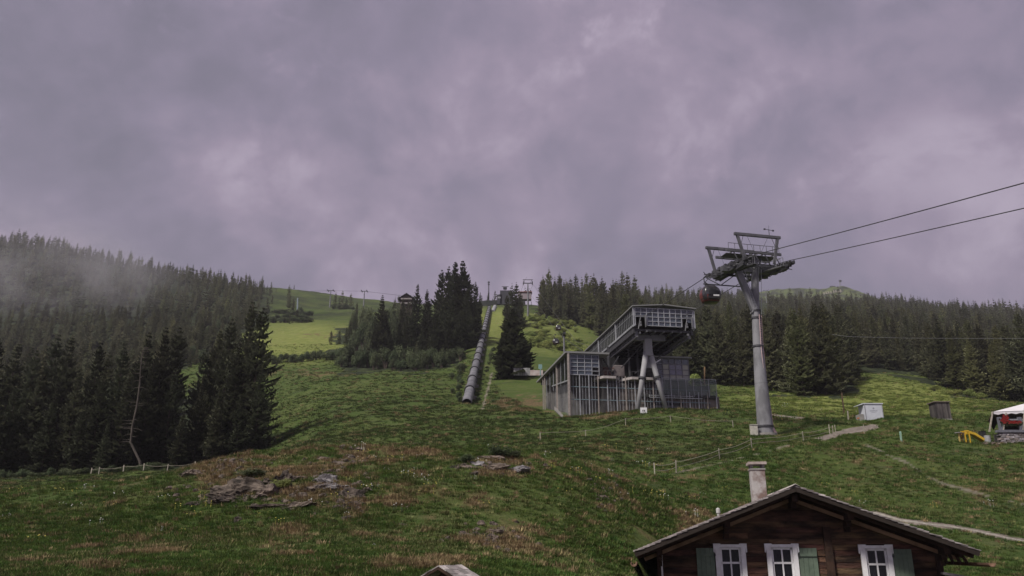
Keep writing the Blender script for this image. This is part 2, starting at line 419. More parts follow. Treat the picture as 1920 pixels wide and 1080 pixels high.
def ground_mat():
    m = bpy.data.materials.new('meadow'); m.use_nodes = True
    n, l = m.node_tree.nodes, m.node_tree.links
    b = n['Principled BSDF']; b.inputs['Roughness'].default_value = 0.95; b.inputs['Specular IOR Level'].default_value = 0.1
    geo = N(n, 'ShaderNodeNewGeometry')
    def noise(scale, detail=5, rough=0.6, st=None):
        src = geo.outputs['Position']
        if st:
            mp = N(n, 'ShaderNodeMapping'); mp.inputs['Scale'].default_value = st; l.new(src, mp.inputs[0]); src = mp.outputs[0]
        z = N(n, 'ShaderNodeTexNoise', inp={'Scale': scale, 'Detail': detail, 'Roughness': rough}); l.new(src, z.inputs['Vector']); return z.outputs[0]
    def mr(src, a, b_, lo=0.0, hi=1.0):
        q = N(n, 'ShaderNodeMapRange', interpolation_type='SMOOTHSTEP', inp={1: a, 2: b_, 3: lo, 4: hi}); l.new(src, q.inputs[0]); return q.outputs[0]
    def mixc(f, a, b_):
        q = N(n, 'ShaderNodeMix', data_type='RGBA')
        for sock, val in ((q.inputs[0], f), (q.inputs[6], a), (q.inputs[7], b_)):
            if isinstance(val, (tuple,)): sock.default_value = (*val, 1)
            elif isinstance(val, float): sock.default_value = val
            else: l.new(val, sock)
        return q.outputs[2]
    def mul(a, b_):
        q = N(n, 'ShaderNodeMath', operation='MULTIPLY')
        for i, v in enumerate((a, b_)):
            if isinstance(v, float): q.inputs[i].default_value = v
            else: l.new(v, q.inputs[i])
        return q.outputs[0]
    at_ = N(n, 'ShaderNodeAttribute', attribute_name='cover')
    sp = N(n, 'ShaderNodeSeparateColor'); l.new(at_.outputs['Color'], sp.inputs[0])
    dry, sun_patch, fl, path = sp.outputs[0], sp.outputs[1], sp.outputs[2], at_.outputs['Alpha']
    n_big, n_mid, n_fine, n_tiny = noise(0.035, 4), noise(0.35, 6), noise(2.2, 6, 0.7), noise(7.0, 6, 0.75)
    g = mixc(mr(n_big, 0.38, 0.62), GR1, GR2)
    g = mixc(mul(mr(n_mid, 0.45, 0.7), 0.55), g, GR3)
    g = mixc(mul(mr(n_fine, 0.5, 0.72), 0.7), g, GR4)
    g = mixc(mul(mr(n_tiny, 0.42, 0.28), 0.75), g, (0.016, 0.020, 0.010))
    g = mixc(mul(mr(n_fine, 0.42, 0.28), 0.5), g, (0.022, 0.036, 0.012))
    trk = noise(0.30, 5, 0.6, (0.28, 1.0, 1.0)); g = mixc(mul(mr(trk, 0.46, 0.36), 0.55), g, (0.040, 0.052, 0.024)); g = mixc(mul(mr(trk, 0.56, 0.68), 0.45), g, (0.130, 0.135, 0.062))
    sunlit_mix = mixc(mr(n_mid, 0.35, 0.65), SUNLIT1, SUNLIT2)
    sunlit_mix = mixc(mul(mr(n_fine, 0.44, 0.3), 0.5), sunlit_mix, (0.06, 0.09, 0.02))
    g = mixc(sun_patch, g, sunlit_mix)  # sunlit patches mixed in as lighter grass colour
    dr = mixc(mr(n_fine, 0.35, 0.62), (0.075, 0.050, 0.030), (0.22, 0.145, 0.085))
    dr = mixc(mul(mr(n_tiny, 0.45, 0.3), 0.8), dr, (0.025, 0.020, 0.013))
    g = mixc(mul(dry, 0.8), g, dr)
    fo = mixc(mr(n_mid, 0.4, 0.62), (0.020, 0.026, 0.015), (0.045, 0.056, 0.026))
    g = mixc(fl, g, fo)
    pa = mixc(mr(n_fine, 0.35, 0.65), (0.17, 0.14, 0.115), (0.30, 0.26, 0.23))
    g = mixc(path, g, pa)
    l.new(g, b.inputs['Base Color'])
    b1 = N(n, 'ShaderNodeBump', inp={'Strength': 0.9, 'Distance': 0.30}); l.new(n_fine, b1.inputs['Height'])
    b2 = N(n, 'ShaderNodeBump', inp={'Strength': 0.8, 'Distance': 0.10}); l.new(n_tiny, b2.inputs['Height']); l.new(b1.outputs[0], b2.inputs['Normal'])
    b3 = N(n, 'ShaderNodeBump', inp={'Strength': 0.6, 'Distance': 0.9}); l.new(n_mid, b3.inputs['Height']); l.new(b2.outputs[0], b3.inputs['Normal'])
    l.new(b3.outputs[0], b.inputs['Normal'])
    return m
GR1, GR2, GR3, GR4 = (0.052, 0.084, 0.020), (0.072, 0.102, 0.026), (0.110, 0.120, 0.044), (0.120, 0.148, 0.046)
SUNLIT1, SUNLIT2 = (0.150, 0.182, 0.045), (0.205, 0.225, 0.068)  # yellow-green tones for the painted sun patches
build_terrain()

# ------------------------------------------------------------ trees
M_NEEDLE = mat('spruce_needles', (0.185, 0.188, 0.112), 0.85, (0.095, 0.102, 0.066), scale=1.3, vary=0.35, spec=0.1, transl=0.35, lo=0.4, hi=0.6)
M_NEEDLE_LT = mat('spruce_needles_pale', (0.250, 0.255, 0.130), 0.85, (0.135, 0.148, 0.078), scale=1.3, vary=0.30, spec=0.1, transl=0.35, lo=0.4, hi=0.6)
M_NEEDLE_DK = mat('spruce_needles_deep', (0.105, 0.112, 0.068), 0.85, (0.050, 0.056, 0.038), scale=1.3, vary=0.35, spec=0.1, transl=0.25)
M_BARK = mat('spruce_bark', (0.14, 0.11, 0.09), 0.95, (0.06, 0.048, 0.04), scale=3, bump=0.6, stretch=(1, 1, 0.3))
M_DEADWOOD = mat('dead_bark', (0.10, 0.085, 0.072), 0.95, (0.045, 0.038, 0.032), scale=3, bump=0.5, stretch=(1, 1, 0.3))
M_LEAF = mat('bush_leaves', (0.120, 0.145, 0.075), 0.8, (0.065, 0.085, 0.045), scale=0.8, vary=0.3, spec=0.15, transl=0.3)
M_LEAF_LT = mat('bush_leaves_bright', (0.34, 0.38, 0.12), 0.8, (0.16, 0.20, 0.07), scale=0.8, vary=0.25, spec=0.15, transl=0.3)

def spruce_crown(seed, whorls, nb, twigs, R=3.4, Hh=20.0, bare=0.06, gap=0.1, droop=0.5, WSP=0.2):
    """a 20 m spruce: whorls of drooping boughs, each a spine with hanging side sprays"""
    r = random.Random(seed); V, Fc = [], []
    def tri(*p):
        k = len(V); V.extend(p); Fc.append(tuple(range(k, k + len(p))))
    lean = r.uniform(0, 6.28)
    for w in range(whorls):
        t = (w + r.random() * 0.7) / whorls                        # 0 bottom .. 1 top
        z0 = Hh * (bare + (1 - bare) * t ** 0.92)
        prof = (1 - t) ** 0.74 * (0.80 + 0.20 * min(1, t * 8)) + 0.012
        side = 1 + 0.18 * math.sin(z0 * 0.9 + seed)
        for k in range(nb if t < 0.9 else max(3, nb - 2)):
            if r.random() < gap: continue
            a = 6.283 * (k + r.uniform(-.4, .4)) / nb + w * 2.4
            Lb = R * prof * r.uniform(0.5, 1.22) * (1 + 0.14 * math.cos(a - lean)) * side
            Lb = max(Lb, 0.12)
            ca, sa = math.cos(a), math.sin(a)
            rise = 0.35 * t - droop * (1 - t) * r.uniform(0.5, 1.2)
            def pt(u, off=0.0, dz=0.0):
                zz = z0 + Lb * (rise * u + 0.28 * u * u * (1 if t < .85 else .2) * r.uniform(.8, 1.1)) - 0.10 * Lb * math.sin(u * 3.1) + dz
                return (ca * Lb * u - sa * off, sa * Lb * u + ca * off, zz)
            w0 = 0.14 + WSP * Lb
            n = 3
            # flat spine fan
            k0 = len(V)
            for i in range(n):
                u = 0.12 + 0.75 * i / (n - 1); ww = w0 * (0.55 + 0.6 * math.sin(min(1, u * 1.3) * 2.6)) * 0.5
                V.append(pt(u, ww, -ww * 0.35)); V.append(pt(u, -ww, -ww * 0.35))
            V.append(pt(1.0))
            for i in range(n - 1): Fc.append((k0 + 2 * i, k0 + 2 * i + 1, k0 + 2 * i + 3, k0 + 2 * i + 2))
            Fc.append((k0 + 2 * n - 2, k0 + 2 * n - 1, k0 + 2 * n))
            for j in range(twigs):
                u = r.uniform(0.25, 0.98); sgn = 1 if j % 2 else -1
                ln = (0.18 + 0.26 * Lb) * (1.25 - u) * r.uniform(0.7, 1.3) + 0.06
                bw = 0.10 + 0.07 * Lb
                p0, p1 = pt(u - bw / Lb * 0.5), pt(min(1.05, u + bw / Lb * 0.5))
                dz = -ln * r.uniform(0.35, 1.0) if j % 3 else ln * 0.25
                fw = r.uniform(0.2, 0.7) * ln
                tip = (p0[0] + ca * fw - sa * sgn * ln, p0[1] + sa * fw + ca * sgn * ln, p0[2] + dz)
                tri(p0, p1, tip)
    return V, Fc

def spruce_trunk(seed, Hh=20.0, n=7, r0=0.26):
    r = random.Random(seed); b = MB()
    b.tube([(0, 0, -1.5)] + [(r.uniform(-.05, .05), r.uniform(-.05, .05), Hh * t) for t in (0, .25, .5, .75)] + [(0, 0, Hh)],
           [r0 * 1.3, r0, r0 * .8, r0 * .55, r0 * .3, 0.02], n)
    for _ in range(6):     # a few dead snags low on the trunk
        z = r.uniform(0.05, 0.3) * Hh; a = r.uniform(0, 6.28); ll = r.uniform(0.5, 1.3)
        b.tube([(0, 0, z), (math.cos(a) * ll, math.sin(a) * ll, z + 0.1)], [0.04, 0.01], 3)
    return b

def mesh_from(name, V, Fc, m):
    me = bpy.data.meshes.new(name); me.from_pydata([tuple(p) for p in V], [], Fc); me.materials.append(m); me.update(); return me

SPR = {}
for lod, (cnt, wh, nb, tw) in {'near': (6, 33, 9, 14), 'mid': (5, 24, 8, 6), 'far': (4, 15, 7, 3)}.items():
    SPR[lod] = []
    for i in range(cnt):
        V, Fc = spruce_crown(100 + i * 7 + wh, wh, nb, tw, R=3.7, gap=0.05 + 0.02 * i, WSP={'near': .30, 'mid': .38, 'far': .48}[lod])
        me = mesh_from('spruce_crown', V, Fc, M_NEEDLE)
        me2 = me.copy(); me2.materials[0] = M_NEEDLE_LT
        me3 = me.copy(); me3.materials[0] = M_NEEDLE_DK
        SPR[lod].append((me, me2, me3))
TRK = [spruce_trunk(i).mesh('spruce_trunk', M_BARK) for i in range(3)]

def link(name, me, parent=None):
    o = bpy.data.objects.new(name, me); COL.objects.link(o)
    if parent is not None: o.parent = parent
    return o

def spruce(p, h, wf, label, group, rz=0.0, light=False, lod='near', k=0, dark=False):
    t = thing('spruce_tree', label, 'tree', p, group)
    t.rotation_euler = (random.uniform(-.02, .02), random.uniform(-.02, .02), rz); t.scale = (h / 20 * wf, h / 20 * wf, h / 20)
    link('trunk', TRK[k % 3], t)
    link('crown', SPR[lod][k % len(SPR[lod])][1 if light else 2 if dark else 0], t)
    return t

def leafball(seed, n, size, lobes=7, Hh=1.0):
    """a shrub about 2 wide and 1.6 high made of many small leaves on uneven lobes"""
    r = random.Random(seed); V, Fc = [], []
    lb = []
    for _ in range(lobes):
        a = r.uniform(0, 6.28); d = r.uniform(0, 0.6)
        lb.append((math.cos(a) * d, math.sin(a) * d, r.uniform(0.35, 1.05) * Hh * (1.15 - d * .6), r.uniform(0.28, 0.48)))
    for _ in range(n):
        cx, cy, cz, rr = r.choice(lb)
        th, ph = r.uniform(0, 6.28), math.acos(r.uniform(-0.7, 1)); q = rr * (r.random() ** 0.35) * r.uniform(.85, 1.12)
        c = Vector((cx + q * math.sin(ph) * math.cos(th), cy + q * math.sin(ph) * math.sin(th), max(0.0, cz + q * math.cos(ph))))
        nrm = Vector((math.sin(ph) * math.cos(th), math.sin(ph) * math.sin(th), math.cos(ph) + r.uniform(0, .6))) + Vector((r.uniform(-.7, .7), r.uniform(-.7, .7), r.uniform(-.7, .7)))
        nrm.normalize(); x = nrm.orthogonal().normalized(); y = nrm.cross(x); s = size * r.uniform(.6, 1.3)
        k = len(V)
        V += [c - x * s, c + y * s * .6, c + x * s, c - y * s * .6]; Fc.append((k, k + 1, k + 2, k + 3))
    return V, Fc
BUSH = []
for i in range(5):
    V, Fc = leafball(300 + i, 2400, 0.055, 9)
    a = mesh_from('bush_foliage', V, Fc, M_LEAF); b_ = a.copy(); b_.materials[0] = M_LEAF_LT
    BUSH.append((a, b_))
def stem_mesh(seed):
    r = random.Random(seed); b = MB()
    for k in range(6):
        a = k * 1.05 + r.random() * .4; d = r.uniform(.2, .6)
        b.tube([(0.05 * math.cos(a), 0.05 * math.sin(a), -0.25), (math.cos(a) * d * .4, math.sin(a) * d * .4, .35), (math.cos(a) * d, math.sin(a) * d, .8)], [.045, .03, .01], 4)
    return b.mesh('bush_stems', M_BARK)
STEM = [stem_mesh(i) for i in range(3)]
def bush(p, w, h, label, group, light=False, name='shrub', cat='shrub', k=0):
    t = thing(name, label, cat, p, group)
    t.rotation_euler = (0, 0, random.uniform(0, 6.28)); t.scale = (w / 2, w / 2, h / 1.45)
    link('stems', STEM[k % 3], t); link('foliage', BUSH[k % 5][1 if light else 0], t)
    return t

# ---- instanced stuff
def scatter(name, P, S, Rz, pick, protos, label, cat, wide=None):
    me = bpy.data.meshes.new(name); me.from_pydata([], [], [])
    me.vertices.add(len(P)); me.vertices.foreach_set('co', np.asarray(P, np.float32).ravel())
    sc = np.stack([S * (wide if wide is not None else 1), S * (wide if wide is not None else 1), S], -1).astype(np.float32)
    a = me.attributes.new('sc', 'FLOAT_VECTOR', 'POINT'); a.data.foreach_set('vector', sc.ravel())
    a = me.attributes.new('rz', 'FLOAT', 'POINT'); a.data.foreach_set('value', np.asarray(Rz, np.float32))
    a = me.attributes.new('pk', 'INT', 'POINT'); a.data.foreach_set('value', np.asarray(pick, np.int32))
    o = bpy.data.objects.new(name, me); COL.objects.link(o)
    tag(o, label, cat, kind='stuff')
    c = bpy.data.collections.new(name + '_kinds')
    for i, (nm, pm) in enumerate(protos):
        q = bpy.data.objects.new('%s%02d' % (nm, i), pm); c.objects.link(q)
    g = bpy.data.node_groups.new(name, 'GeometryNodeTree')
    g.interface.new_socket('Geometry', in_out='INPUT', socket_type='NodeSocketGeometry')
    g.interface.new_socket('Geometry', in_out='OUTPUT', socket_type='NodeSocketGeometry')
    gi, go = g.nodes.new('NodeGroupInput'), g.nodes.new('NodeGroupOutput')
    ci = g.nodes.new('GeometryNodeCollectionInfo'); ci.inputs[0].default_value = c
    ci.inputs['Separate Children'].default_value = True; ci.inputs['Reset Children'].default_value = True
    ip = g.nodes.new('GeometryNodeInstanceOnPoints'); ip.inputs['Pick Instance'].default_value = True
    def named(nm, dt):
        q = g.nodes.new('GeometryNodeInputNamedAttribute'); q.data_type = dt; q.inputs[0].default_value = nm; return q.outputs[0]
    cx = g.nodes.new('ShaderNodeCombineXYZ'); g.links.new(named('rz', 'FLOAT'), cx.inputs[2])
    g.links.new(gi.outputs[0], ip.inputs['Points']); g.links.new(ci.outputs[0], ip.inputs['Instance'])
    g.links.new(named('pk', 'INT'), ip.inputs['Instance Index']); g.links.new(cx.outputs[0], ip.inputs['Rotation'])
    g.links.new(named('sc', 'FLOAT_VECTOR'), ip.inputs['Scale']); g.links.new(ip.outputs[0], go.inputs[0])
    md = o.modifiers.new('scatter', 'NODES'); md.node_group = g
    return o

# ---- every spruce of the place goes into one pool; those that show largest become single trees
POOL = []    # (px, Y, height, width factor, light, region)
def addt(px, top, Y, wf=1.0, light=False, reg='x', base=None):
    f = foot(px, Y)
    u, yc, zc = ray(px, top)
    POOL.append((f.x, f.y, f.z, max(3.0, zc / yc * Y - f.z), wf, light, reg))
R = random.Random(11)
# grove at the left edge of the meadow
for px, top, Y, wf in [(441,562,132,.95),(462,574,127,1.0),(405,596,134,.85),(388,618,138,.9),(425,640,126,1.05),(476,690,124,1.0),(360,655,136,.9),(362,712,128,.8),
                       (276,612,128,.85),(298,612,131,.95),(302,690,124,.9),(238,622,127,.9),(255,680,122,.95),(194,648,121,.95),(215,700,118,.9),(148,640,124,.9),(165,700,117,1.0),
                       (90,628,126,.95),(118,690,117,.95),(64,624,130,.9),(22,655,122,.9),(42,700,115,1.0),(-20,640,125,1),(-60,630,120,1),(75,730,112,.95),(0,720,113,1),(135,760,110,1.0),(190,790,109,.9),(-40,720,110,1), (330,770,121,1.0),(395,745,122,1.1),(440,740,121,1.05)]:
    addt(px, top, Y, wf * 1.0, False, 'grove')
# island of trees left of the pipe
for px, top, Y, wf in [(712,553,262,.8),(778,532,300,.75),(795,542,305,.75),(822,505,285,.8),(837,497,280,.8),(850,490,278,.95),(864,487,276,.95),(880,523,284,.85),(889,527,296,.75),(898,548,300,.55),(873,545,270,.9),
                       (745,603,256,1.0),(760,590,262,.95),(770,575,272,.9),(800,560,268,1.0),(815,580,258,1.1),(842,560,262,1.1),(790,615,252,1.0),(730,620,252,1.0),(700,610,262,.9),(720,590,266,.9),(655,598,325,.85),(636,616,330,.8),(648,612,322,.8),(620,618,326,.9),
                       (752,560,310,.8),(765,562,380,.9),(757,567,385,.8),(840,600,252,1.0),(860,590,256,1.05),(878,575,268,1.0),(780,640,246,.9),(812,630,247,1.0)]:
    addt(px, top, Y, wf * 1.1, False, 'island')
# lone tree group right of the pipe
for px, top, Y, wf in [(959,531,350,1.0),(968,528,355,1.05),(950,552,340,1.1),(976,548,350,1.0),(961,578,196,1.75),(940,622,194,1.25),(978,618,198,1.4),(966,600,202,1.5),(948,600,205,1.2),(990,640,200,1.0)]:
    addt(px, top, Y, wf, False, 'lone')
# trees on the skyline of the left hill and its meadow
for px, top, Y, wf in [(551,533,840,1.0),(541,552,560,1.1),(548,556,560,1.1),(500,533,720,.8),(507,527,700,.9),(496,545,690,.9),(628,546,640,1.0),(640,543,640,1.2),(657,548,640,1.1),(648,556,625,1.2),(635,555,630,1.0),(517,540,740,.8),
                       (746,552,420,.9),(739,556,430,.9),(668,566,470,.9),(680,572,440,.8)]:
    addt(px, top, Y, wf, False, 'skyline')
def fill(pxr, Yr, hr, sp, reg, ok=lambda px, Y: True, light=0.0, wf=(0.85, 1.1), sk=1.25, grow=0.0):
    Y = Yr[0]
    while Y < Yr[1]:
        s = sp * (1 + grow * max(0, Y - 250) / 250)
        px0 = pxr[0]; dp = F0 * s / Y
        px = px0 + R.random() * dp
        while px < pxr[1]:
            q, y = px + R.uniform(-.35, .35) * dp, Y + R.uniform(-.4, .4) * s
            if ok(q, y):
                f = foot(q, y, 620)
                nv = float(fbm(np.array([f.x / 22]), np.array([f.y / 22]), 99, 3)[0])
                cap = (R.uniform(556, 582) if reg in ('right front', 'right slope') else 0); cap = 0 if cap and y > 420 else cap
                hmax = (ray(q, cap)[2] / ray(q, cap)[1] * y - f.z) if cap else 99
                POOL.append((f.x, f.y, f.z, min(hmax, R.uniform(*hr)) * (1 + .7 * (nv if not cap else min(0, nv))) * (R.uniform(.5, .85) if R.random() < .28 else 1), R.uniform(*wf), R.random() < light, reg))
            px += dp
        Y += s * sk
fill((-140, 475), (132, 235), (14, 21), 6.2, 'left slope', lambda p, y: (p < 312 or 362 < p < 440 and y < 170), wf=(.9, 1.2))
fill((-140, 575), (235, 700), (9, 15), 5.8, 'left slope', lambda p, y: p + 60 * fbm(np.array([p / 25.]), np.array([y / 25.]), 5, 3)[0] + R.uniform(0, 40) < (318 if y < 295 else 452 if y < 400 else 470 + (y - 400) * .2) or (y > 430 and p < 560 and R.random() < .10), wf=(.9, 1.25), light=.06, grow=.25)
fill((-140, 515), (636, 668), (7, 13), 6.0, 'left ridge', lambda p, y: R.random() < .62, wf=(.7, 1.0))
# block of forest right of the pipe
fill((1012, 1200), (385, 520), (17, 26), 6.0, 'mid block', lambda p, y: p > 1012 + max(0, 400 - y) * .9, light=.1, wf=(.8, 1.0))
fill((1090, 1290), (250, 385), (15, 22), 6.0, 'mid block', lambda p, y: p > 1100 + (385 - y) * .55, light=.15, wf=(.85, 1.05))
# right forest, front rows
fill((1270, 1455), (192, 246), (18, 24), 6.2, 'right front', light=.4, wf=(.95, 1.2))
fill((1400, 1604), (164, 246), (18, 24), 6.2, 'right front', lambda p, y: p > 1462 - (y - 164) * 1.2 and p < 1606 - (y - 164) * .02, light=.35, wf=(.95, 1.25))
fill((1722, 2030), (186, 246), (17, 23), 6.2, 'right front', lambda p, y: p > 1738 + max(0, 232 - y) * 2.6, light=.3, wf=(.95, 1.25))
fill((1230, 2030), (240, 560), (14, 20), 5.6, 'right slope', lambda p, y: not (1600 < p < 1735 and y < 256), light=.3, wf=(.9, 1.15), grow=.2)
fill((1180, 2030), (560, 1120), (13, 21), 9.0, 'right ridge', lambda p, y: p < 1420 or p > 1440 and (y < 900 or p > 1620), light=.12, wf=(.85, 1.1), grow=.05)
fill((1425, 1640), (1120, 1500), (9, 14), 16, 'right ridge', wf=(.9, 1.2), sk=2)
fill((840, 1010), (560, 640), (6, 11), 9, 'skyline', lambda p, y: R.random() < .35)

def pick_trees():
    P = np.array([(a[0], a[1], a[2], a[3], a[4]) for a in POOL])
    order = np.argsort(P[:, 1])
    sky = np.full(2400, 2000.0)
    score = np.zeros(len(P)); keep = np.ones(len(P), bool)
    for i in order:
        x, y, z, h, wf = P[i]
        px, rb = project(x, y, z); _, rt = project(x, y, z + h)
        hw = max(1.5, 0.45 * F0 * 3.3 * h / 20 * wf / y)
        a, b = int(px - hw + 240), int(px + hw + 241)
        if b < 1 or a > 2399: score[i] = 0; continue
        a, b = max(0, a), min(2399, b)
        seg = sky[a:b]
        vis = np.clip(np.minimum(seg, rb) - rt, 0, None).mean() if len(seg) else 0
        inframe = 1.0 if (-10 < px < 1930) else 0.15
        score[i] = vis * hw * 2 * inframe
        if vis < 0.5 and y > 160 and rt > np.median(seg) + 14: keep[i] = False
        c = (a + b) // 2; q = max(1, int((b - a) * .3))
        sky[c - q:c + q] = np.minimum(sky[c - q:c + q], rt + (rb - rt) * .12)
    o = np.argsort(-score)
    return o[:300], [i for i in o[300:] if keep[i]]
BIG, REST = pick_trees()
GRP = {'grove': 'spruces of the dark grove on the left', 'left slope': 'spruces on the misty left hillside', 'left ridge': 'spruces along the left skyline',
       'island': 'spruces in the tree island beside the pipe', 'lone': 'spruces right of the pipe', 'skyline': 'scattered spruces on the high pasture',
       'mid block': 'spruces of the wood behind the station', 'right front': 'spruces at the edge of the right forest', 'right slope': 'spruces on the right slope', 'right ridge': 'spruces on the right ridge'}
MARKS = [(-200, 'at the left frame edge'), (90, 'above the low fence start'), (200, 'left of the bare dead trunk'), (268, 'right of the bare dead trunk'), (335, 'beside the grove gap'), (400, 'near the grove right end'),
         (480, 'above the grove right end'), (560, 'near the left pasture lift tower'), (640, 'left of the dark chalet'), (745, 'around the dark chalet'), (800, 'in the island middle'), (852, 'close to the steel pipe'),
         (925, 'right of the steel pipe'), (1005, 'right of the crest tower'), (1060, 'above the station left wing'), (1120, 'above the hood slope'), (1185, 'behind the glazed hood'), (1240, 'behind the hood right end'),
         (1300, 'below the red cabin'), (1355, 'left of the big pylon shaft'), (1405, 'behind the big pylon shaft'), (1450, 'just right of the big pylon'), (1510, 'left of the utility post'), (1560, 'above the utility post'),
         (1610, 'above the white container'), (1670, 'above the meadow tongue'), (1730, 'above the dark wooden shed'), (1790, 'between the shed and the tent'), (1850, 'above the white tent'), (1900, 'at the right frame edge')]
def tree_label(px, row, y, h, light, reg, wf):
    mk = [m for q, m in MARKS if px >= q][-1]
    col = 'pale green' if light else ('slender dark' if wf < 1 else 'broad dark')
    big_ = 'tall' if h > 17.5 else ('small' if h < 11 else 'mid-sized')
    dep = {'grove': 'in the grove front' if y < 122 else 'in the grove back', 'right front': 'in front row' if y < 205 else 'in second rows', 'left slope': 'low on hillside' if row > 640 else 'high on hillside'}.get(reg,
          'on the skyline' if reg in ('left ridge', 'right ridge', 'skyline') else 'low in its wood' if y < 330 else 'high in its wood')
    return '%s %s spruce %s, %s' % (big_, col, dep, mk)
nt = 0; used = {}
TODO = []
for i in BIG:
    x, y, z, h, wf, light, reg = POOL[i]
    px, row = project(x, y, z)
    lab = tree_label(px, row, y, h, light, reg, wf)
    if reg == 'grove' and i == 0: lab = 'tallest spruce of the left grove, its pointed top highest near the meadow'
    if reg == 'lone' and abs(y - 196) < .1: lab = 'broad dark spruce directly above the white retaining wall'
    if reg == 'skyline' and abs(y - 840) < .1: lab = 'lone spruce standing by itself on the grassy left summit'
    TODO.append((i, lab, GRP[reg], px))
cnt = {}
for i, lab, g_, px in sorted(TODO, key=lambda q: q[3]): cnt.setdefault(lab, []).append(i)
ORDN = ['leftmost', 'second leftmost', 'third leftmost', 'fourth leftmost', 'fifth leftmost', 'sixth leftmost', 'seventh leftmost', 'eighth leftmost']
for i, lab, g_, px in TODO:
    k = cnt[lab]
    if 1 < len(k) <= 8: lab = lab.replace('mid-sized ', '').replace(', ', ', %s one ' % ('rightmost' if k.index(i) == len(k) - 1 else ORDN[k.index(i)]), 1)
    x, y, z, h, wf, light, reg = POOL[i]
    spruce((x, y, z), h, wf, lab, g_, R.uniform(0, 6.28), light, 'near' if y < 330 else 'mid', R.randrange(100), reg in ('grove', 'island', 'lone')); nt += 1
def far_forest():
    P = np.array([POOL[i][:3] for i in REST]); h = np.array([POOL[i][3] for i in REST]); wf = np.array([POOL[i][4] for i in REST])
    lt = np.array([POOL[i][5] for i in REST])
    pk = np.array([(R.randrange(5) if P[i][1] < 480 else 5 + R.randrange(4)) for i in range(len(P))])
    pk = pk + np.where(lt, 9, 0)
    pr = [('a_crown', m[0]) for m in SPR['mid']] + [('a_crown', m[0]) for m in SPR['far']] + [('a_crown', m[1]) for m in SPR['mid']] + [('a_crown', m[1]) for m in SPR['far']]
    scatter('forest', P, h / 20, np.array([R.uniform(0, 6.28) for _ in REST]), pk, pr, 'dense mass of spruces covering the hillsides behind the single trees', 'forest', wide=wf)
far_forest()
print('trees', nt, 'rest', len(REST))

# ---- shrubs
ORD = 'leftmost,second,third,fourth,fifth,sixth,seventh,eighth,ninth,tenth,eleventh,twelfth,thirteenth,fourteenth,fifteenth,sixteenth,seventeenth,eighteenth,nineteenth,twentieth'.split(',')
def ordinal(j, n):
    if j == n - 1: return 'rightmost'
    if j < len(ORD): return ORD[j] + ('' if j == 0 else ' from the left')
    return 'one of the right hand'
def bushes(lst, label, group, light=False, name='shrub', cat='shrub'):
    lst = sorted(lst)
    for j, (px, top, Y, w) in enumerate(lst):
        f = foot(px, Y, 660); u, yc, zc = ray(px, top); hh = zc / yc * Y - f.z
        hh = min(max(hh, w * .42), w * 1.05) if cat == 'shrub' else max(hh, w * .8)
        if len(lst) > 30:
            lab = label + (', low on the bank' if Y < 305 else ', mid bank' if Y < 345 else ', near the bank top') + (' left of the cabins' if px < 1025 else ' right of the cabins' if px > 1060 else ' around the cabins')
        else: lab = label + ', ' + ordinal(j, len(lst))
        bush(f, w, hh, lab, group, light, name, cat, R.randrange(60))
bl = [(508 + i * 9.5 + R.uniform(-3, 3), 664 - i * .9, 270 - i * .6 + R.uniform(-3, 3), R.uniform(3.6, 5.6)) for i in range(18)]
bushes(bl, 'low dark shrub in the hedge left of the island', 'low shrubs of the hedge across the meadow')
bl = [(655,628,246,8),(672,640,243,6),(640,645,243,5),(690,632,244,7),(708,645,240,6),(722,640,238,7),(740,652,236,6),(760,640,238,8),(775,655,234,6),(795,645,237,7),(812,640,236,6),(828,655,233,6),(800,662,232,5),(752,668,231,4.5),(780,670,230,4.5),(700,662,236,5),(850,640,243,6),(863,650,240,5),(735,668,232,4),(838,648,238,6)]
bushes(bl, 'rounded broadleaf bush at the tree island foot', 'bushes at the foot of the tree island')
bl = [(662,580,330,7),(675,570,350,8),(688,575,320,9),(700,585,300,9),(680,600,290,8),(720,572,330,9),(735,570,340,9),(668,605,300,7),(690,610,280,8),(750,575,330,8),(725,600,290,8),(650,640,262,6),(810,600,300,8),(890,600,320,7),(870,610,300,7)]
bushes(bl, 'tall pale green broadleaf tree in the island', 'broadleaf trees of the tree island', name='broadleaf_tree', cat='tree')
bl = [(498 + i % 7 * 13 + R.uniform(-4, 4), 578 + (i // 7) * 13 + R.uniform(-4, 4), 520 - (i // 7) * 38, R.uniform(6, 10)) for i in range(21)]
bushes(bl, 'grey green bush above the far meadow', 'bushes above the far meadow')
bl = [(625,570,590,8),(637,574,585,9),(650,570,590,9),(662,577,580,7),(645,580,575,8)]
bushes(bl, 'bush below the small spruce clump on the high pasture', 'bushes on the high pasture')
bl = [(990 + R.uniform(0, 95), 0, R.uniform(262, 392), R.uniform(3, 6.5)) for i in range(120)]
bl = [(px, project(*(foot(px, Y, 620)))[1] - R.uniform(6, 11), Y, w) for px, _, Y, w in bl]
bushes(bl, 'bright green shrub under far cabins', 'bright shrubs under the gondola line', light=True)
bl = [(845 + R.uniform(-6, 20) + j * 1.0, 742 - j * 6 + R.uniform(-5, 5), 166 + j * 4.5, R.uniform(1.6, 2.8)) for j in range(12)]
bushes(bl, 'dark scrub left of the steel pipe', 'scrub left of the pipe')
bl = [(896 + j * 2.4 + R.uniform(-2, 2), 748 - j * 9 + R.uniform(-4, 4), 168 + j * 7, R.uniform(1.2, 2)) for j in range(14)]
bushes(bl, 'dark scrub right of the steel pipe', 'scrub right of the pipe')
bl = [(px, 885 - (px) * .05 + R.uniform(-8, 8), 104, R.uniform(1.6, 2.6)) for px in range(-10, 320, 17)]
bushes(bl, 'low dark shrub at the grove foot', 'undergrowth below the left grove')
